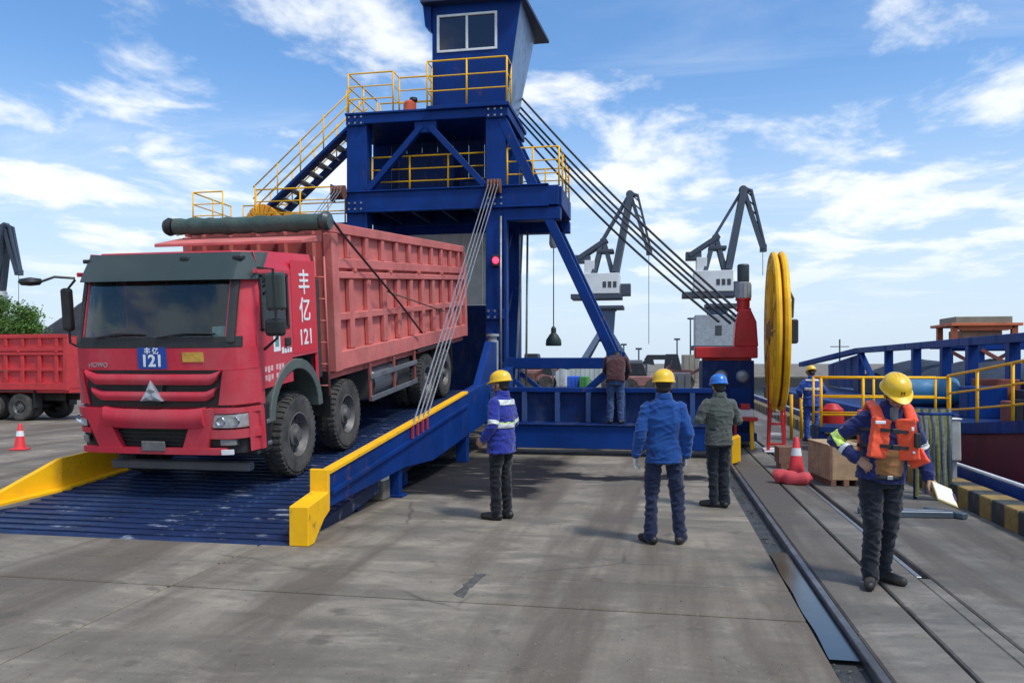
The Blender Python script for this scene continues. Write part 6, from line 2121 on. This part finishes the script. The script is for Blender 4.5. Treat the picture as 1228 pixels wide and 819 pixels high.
# --- man in blue jacket with silver bands, side view
T, J, jo, jm, tm, hp = person('man in blue jacket with pale reflective bands and yellow helmet beside the ramp', ground_at(601, 622), R(-112),
    cloth('jacket_royal_blue', (0.020, 0.032, 0.25)), cloth('trousers_black', (0.007, 0.008, 0.012)), YHEL, 0.985, pitch=0.12, hem=0.80,
    pose=dict(elL=(0.25, 0.05, 1.14), wrL=(0.225, -0.11, 0.97), elR=(-0.24, 0.03, 1.15), wrR=(-0.20, -0.19, 1.06), hipR=(-0.085, 0, .93), knR=(-0.08, -0.0, .5), anR=(-0.075, 0.03, .09), knL=(0.09, -0.03, .5), anL=(0.09, -0.02, .09)), ftR=-0.05, ftL=0.1)
elL, wrL, elR, wrR, shL, shR = J['elL'], J['wrL'], J['elR'], J['wrR'], J['shL'], J['shR']


def arms_far(p, lim=0.095):
    return all(seg_t(p, a, b)[1] > lim for a, b in ((shL, elL), (elL, wrL), (shR, elR), (elR, wrR)))


band(jm, lambda p: 1.105 < p.z < 1.155 and abs(p.x) < 0.20, REFL, jo)
band(jm, lambda p: 1.155 < p.z < 1.170 and abs(p.x) < 0.20, LIME, jo, 'lime_edge')
for a, b_ in ((elL, shL), (elR, shR)):
    band(jm, lambda p, a=a, b_=b_: 0.02 < seg_t(p, a, b_)[0] < 0.20 and seg_t(p, a, b_)[1] < 0.11 and abs(p.x) > 0.17, REFL, jo)
band(jm, lambda p: 1.375 < p.z < 1.435 and abs(p.x) < 0.17 and p.y > 0.02, REFL, jo, 'shoulder_yoke', 0.007)
MB().box(0.18, 0.19, -0.02, 0.02, 1.28, 1.36).build('sleeve_badge', REFL, jo)
# --- man in plain blue jacket seen from behind
person('man seen from behind in plain blue jacket, navy trousers, white gloves and yellow helmet', ground_at(796, 651), R(184),
    cloth('jacket_mid_blue', (0.009, 0.058, 0.235)), cloth('trousers_navy', (0.012, 0.018, 0.050)), YHEL, 1.0, pitch=0.05, yaw=-0.15, hem=0.83, bulk=0.94,
    pose=dict(elL=(0.245, 0.07, 1.13), wrL=(0.285, 0.00, 0.90), elR=(-0.235, 0.06, 1.13), wrR=(-0.225, 0.0, 0.90), hipR=(-0.095, 0, .93), hipL=(0.095, 0, .93), knR=(-0.135, -0.02, .50), knL=(0.115, -0.02, .50), anR=(-0.165, 0.0, .09), anL=(0.135, 0.03, .09)),
    gloves=mat('white_glove', (0.62, 0.62, 0.58), 0.8, var=0.12, scale=20), ftR=-0.35, ftL=0.55)
# --- man with the blue helmet
person('man seen from behind in grey green jacket and blue helmet with folded arms', ground_at(862, 608), R(196),
    cloth('jacket_grey_olive', (0.075, 0.085, 0.075)), cloth('trousers_dark', (0.010, 0.014, 0.022)), BHEL, 0.955, pitch=0.1, hem=0.84, bulk=0.94,
    pose=dict(elL=(0.285, 0.02, 1.17), wrL=(0.06, -0.20, 1.17), elR=(-0.27, 0.0, 1.16), wrR=(-0.05, -0.215, 1.12), hipR=(-0.085, 0, .93), knR=(-0.08, -0.02, .5), anR=(-0.075, 0.02, .09), knL=(0.07, -0.05, .5), anL=(0.06, -0.03, .09)),
    hands=dict(L=dict(d=(-1, -0.1, 0.2), pn=(0, 1, 0), th=(0, 0, 1)), R=dict(d=(1, 0.1, 0.1), pn=(0, 1, 0), th=(0, 0, 1))), ftR=-0.2, ftL=0.9)
# --- man in the orange life vest
T, J, jo, jm, tm, hp = person('man looking down in orange life vest over navy jacket holding a clipboard', ground_at(1052, 700), R(4),
    cloth('jacket_navy', (0.016, 0.022, 0.105)), cloth('trousers_charcoal', (0.012, 0.014, 0.022)), YHEL, 1.0, pitch=0.52, yaw=0.05, hem=0.87, voxel=0.008,
    pose=dict(pelvis=(0.03, 0, .95), waist=(0.045, -0.005, 1.08), chest=(0.065, -0.01, 1.26), shoulders=(0.085, -0.02, 1.42), neck=(0.095, -0.035, 1.49), head=(0.115, -0.085, 1.595),
              shR=(-0.09, -0.01, 1.385), shL=(0.255, -0.015, 1.39), elR=(-0.315, 0.10, 1.19), wrR=(-0.195, -0.09, 1.06), elL=(0.365, 0.04, 1.13), wrL=(0.375, -0.10, 0.90),
              hipR=(-0.06, 0, .93), hipL=(0.12, 0, .93), knR=(-0.055, -0.06, .50), knL=(0.10, 0.0, .50), anR=(-0.075, -0.06, .09), anL=(0.075, 0.08, .09)),
    hands=dict(R=dict(d=(0.55, -0.35, -0.45), pn=(0.7, 0.6, 0.2), th=(0.1, 0.4, 0.9), curl=0.5), L=dict(d=(0.30, -0.55, -0.55), pn=(-0.2, 0.6, -0.6), th=(-0.9, -0.2, 0.1), curl=0.75)),
    ftR=-0.35, ftL=0.75)
VEST = mat('vest_orange', (0.88, 0.085, 0.025), 0.7, var=0.12, scale=8, bump=0.2, bscale=90, sheen=0.2)
ch = J['chest']


def pad(cx, cy, cz, sx, sy, sz, tilt=0.0, rz=0.0):
    mb = MB()
    M = Matrix.Rotation(rz, 3, 'Z') @ Matrix.Rotation(tilt, 3, 'Y')
    P = [Vector(((i - 0.5) * sx, (j - 0.5) * sy, (k - 0.5) * sz)) for k in (0, 1) for i, j in ((0, 0), (1, 0), (1, 1), (0, 1))]
    mb.hexa([Vector((cx, cy, cz)) + M @ p for p in P])
    return mb


vst = holder('life_vest', T)
for (cx, cy, cz, sx, sy, sz, tl, rz_) in ((-0.035, -0.155, 1.235, 0.165, 0.058, 0.33, 0.16, 0.38), (0.185, -0.155, 1.225, 0.155, 0.058, 0.34, -0.10, -0.38)):
    mb = pad(cx, cy, cz, sx, sy, sz, tl, rz_)
    put('foam_panel', solid(mb, 0.010, 0.014, 5), VEST, vst)
mb = pad(0.275, -0.115, 1.065, 0.15, 0.05, 0.13, -0.5, -0.6)
put('foam_flap', solid(mb, 0.009, 0.012, 4), VEST, vst)
mb = pad(0.065, 0.165, 1.25, 0.34, 0.07, 0.40)
put('back_panel', solid(mb, 0.011, 0.014, 5), VEST, vst)
for s, x in ((-1, -0.045), (1, 0.215)):
    mb = MB()
    loft(mb, [((x + 0.02, -0.14, 1.36), 0.048, 0.030), ((x - 0.0, -0.085, 1.475), 0.046, 0.026), ((x + 0.0, 0.02, 1.515), 0.044, 0.024), ((x + 0.01, 0.13, 1.44), 0.05, 0.028)], (1, 0, 0), 16)
    put('shoulder_strap', solid(mb, 0.009, 0.006, 3), VEST, vst)
for z in (1.295, 1.165):
    pts = [Vector((0.07 + 0.235 * math.cos(a), -0.03 + 0.175 * math.sin(a), z + 0.012 * math.sin(2 * a))) for a in [k * math.tau / 28 for k in range(28)]]
    sb2 = MB()
    n = len(pts)
    for k in range(n):
        sb2.bar(pts[k], pts[(k + 1) % n] + (pts[(k + 1) % n] - pts[k]) * 0.05, 0.006, 0.028)
    sb2.build('belt_strap', BLK, vst)
    MB().box(0.045, 0.105, -0.228, -0.205, z - 0.022, z + 0.022).build('buckle', BLK, vst, 0.005)
MB().box(-0.085, -0.005, -0.222, -0.205, 1.355, 1.38).build('chest_label', WHITEP, vst, 0.003)
MB().box(0.195, 0.215, -0.218, -0.20, 1.30, 1.33).build('chest_label', WHITEP, vst, 0.003)
MB().box(0.205, 0.225, -0.215, -0.195, 1.115, 1.135).build('chest_label', WHITEP, vst, 0.003)
rd = MB().box(0.215, 0.262, -0.235, -0.200, 1.165, 1.285).build('radio', BLK, vst, 0.008)
MB().tube([(0.25, -0.215, 1.28), (0.252, -0.213, 1.36)], 0.006, 6).build('antenna', BLK, vst)
# brown shirt showing between vest and belt
shb = MB()
loft(shb, [((0.045, -0.056, 0.925), 0.135, 0.112), ((0.05, -0.060, 1.02), 0.138, 0.118), ((0.06, -0.062, 1.14), 0.130, 0.110)], (1, 0, 0), 24, 2.0)
put('shirt', solid(shb, 0.008, 0.016, 3), cloth('shirt_brown', (0.27, 0.125, 0.045)), T)
shb = MB()
loft(shb, [((0.04, -0.055, 0.895), 0.125, 0.112), ((0.04, -0.056, 0.930), 0.125, 0.112)], (1, 0, 0))
put('belt', solid(shb, 0.008, 0.0, 2), BLK, T)
MB().box(0.02, 0.065, -0.182, -0.160, 0.898, 0.928).build('belt_buckle', CHROME, T, 0.003)
shb = MB()
limb(shb, [J['neck'] + Vector((0, -0.05, -0.03)), J['neck'] + Vector((-0.0, -0.085, -0.10))], [0.045, 0.03])
put('grey_undershirt', solid(shb, 0.008, 0.004, 2), cloth('undershirt_grey', (0.16, 0.17, 0.18)), T)
elR, wrR, shR, elL, wrL, shL = J['elR'], J['wrR'], J['shR'], J['elL'], J['wrL'], J['shL']
band(jm, lambda p: 0.03 < seg_t(p, elR, shR)[0] < 0.24 and seg_t(p, elR, shR)[1] < 0.12 and p.x < -0.20, LIME, jo)
band(jm, lambda p: 0.45 < seg_t(p, elR, wrR)[0] < 0.60 and seg_t(p, elR, wrR)[1] < 0.085 and p.x < -0.15, REFL, jo, 'sleeve_band')
band(jm, lambda p: 0.03 < seg_t(p, elL, shL)[0] < 0.20 and seg_t(p, elL, shL)[1] < 0.12 and p.x > 0.31, REFL, jo, 'sleeve_band')
MB().box(-0.011, 0.011, 0, 0.003, 0, 0.02)
bd = lettering('M', 0.045, BLK, T, frameM(hp(0.0, -0.128, 0.078), (1, 0, 0), (0, -0.35, 0.9)), 'helmet_badge')
# clipboard held in his hand
p0 = Vector(T.location) + Matrix.Rotation(R(4), 3, 'Z') @ (J['wrL'] + Vector((0.055, -0.105, -0.095)))
cbd = thing('clipboard', 'white clipboard with yellow edge held low by the man in orange vest', 'clipboard', p0)
cbd.rotation_euler = (R(42), R(22), R(18))
cbd.scale = (0.8, 0.8, 0.8)
MB().box(-0.09, 0.15, -0.13, 0.12, -0.004, 0.004).build('board', mat('board_yellow', (0.55, 0.42, 0.08), 0.6), cbd, 0.002)
MB().box(-0.085, 0.135, -0.12, 0.105, 0.0045, 0.010).build('paper_stack', mat('sheet_white', (0.72, 0.74, 0.76), 0.8, var=0.04), cbd, 0.001)
MB().box(0.125, 0.148, -0.05, 0.04, 0.008, 0.02).build('clip', mat('clip_dark', (0.10, 0.04, 0.12), 0.4), cbd, 0.003)
# --- bent man on the blue frame
p = at(738, 508, Y=15.95)
person('man in dark maroon jacket and jeans bending forward on the blue frame', (p.x, 15.95, 0.632), R(178),
    cloth('jacket_maroon', (0.055, 0.018, 0.022)), cloth('jeans_blue', (0.030, 0.065, 0.16)), None, 0.97, pitch=0.9, hem=0.86, voxel=0.012,
    pose=dict(pelvis=(0, 0.04, .93), waist=(0, 0.0, 1.05), chest=(0, -0.12, 1.22), shoulders=(0, -0.24, 1.34), neck=(0, -0.30, 1.37), head=(0, -0.42, 1.36),
              shR=(-0.185, -0.22, 1.32), shL=(0.185, -0.22, 1.32), elR=(-0.24, -0.36, 1.08), elL=(0.24, -0.36, 1.08), wrR=(-0.16, -0.50, 0.92), wrL=(0.16, -0.50, 0.92)), group='workers on the quay')
# --- worker in blue coveralls by the gangway
q = at(973, 529, z=0.0)
cov = cloth('coverall_blue', (0.022, 0.075, 0.36))
T, J, jo, jm, tm, hp = person('worker in bright blue coveralls with silver band standing at the gangway rail', (q.x, q.y, 0), R(186), cov, cov, YHEL, 1.0, pitch=0.4, voxel=0.012, hem=0.82,
    pose=dict(elL=(0.30, 0.02, 1.20), wrL=(0.20, -0.20, 1.06), elR=(-0.31, 0.02, 1.20), wrR=(-0.20, -0.20, 1.06)))
band(jm, lambda p: 1.20 < p.z < 1.26 and abs(p.x) < 0.19, REFL, jo)
band(jm, lambda p: 1.42 < p.z < 1.46 and abs(p.x) < 0.15, REFL, jo, 'shoulder_yoke')
# --- driver behind the wheel
q = Matrix.Translation((-6.10, 8.80, deck_z(8.80) + 0.02)) @ Matrix.Rotation(math.atan(RS), 4, 'X') @ Vector((0.56, 1.18, 0.72))
person('driver in dark jacket seated at the wheel of the lettered red truck', q, 0, cloth('jacket_driver', (0.05, 0.05, 0.06)), cloth('trousers_driver', (0.03, 0.03, 0.04)), None, 0.95, voxel=0.013, hem=0.86,
    pose=dict(elL=(0.27, -0.10, 1.18), wrL=(0.22, -0.34, 1.20), elR=(-0.24, -0.12, 1.16), wrR=(-0.15, -0.34, 1.22), hipR=(-0.1, -0.03, .93), hipL=(0.1, -0.03, .93), knR=(-0.14, -0.42, .95), knL=(0.14, -0.42, .95), anR=(-0.14, -0.50, .55), anL=(0.14, -0.50, .55)), group='driver')
bpy.data.scenes.remove(TMP)
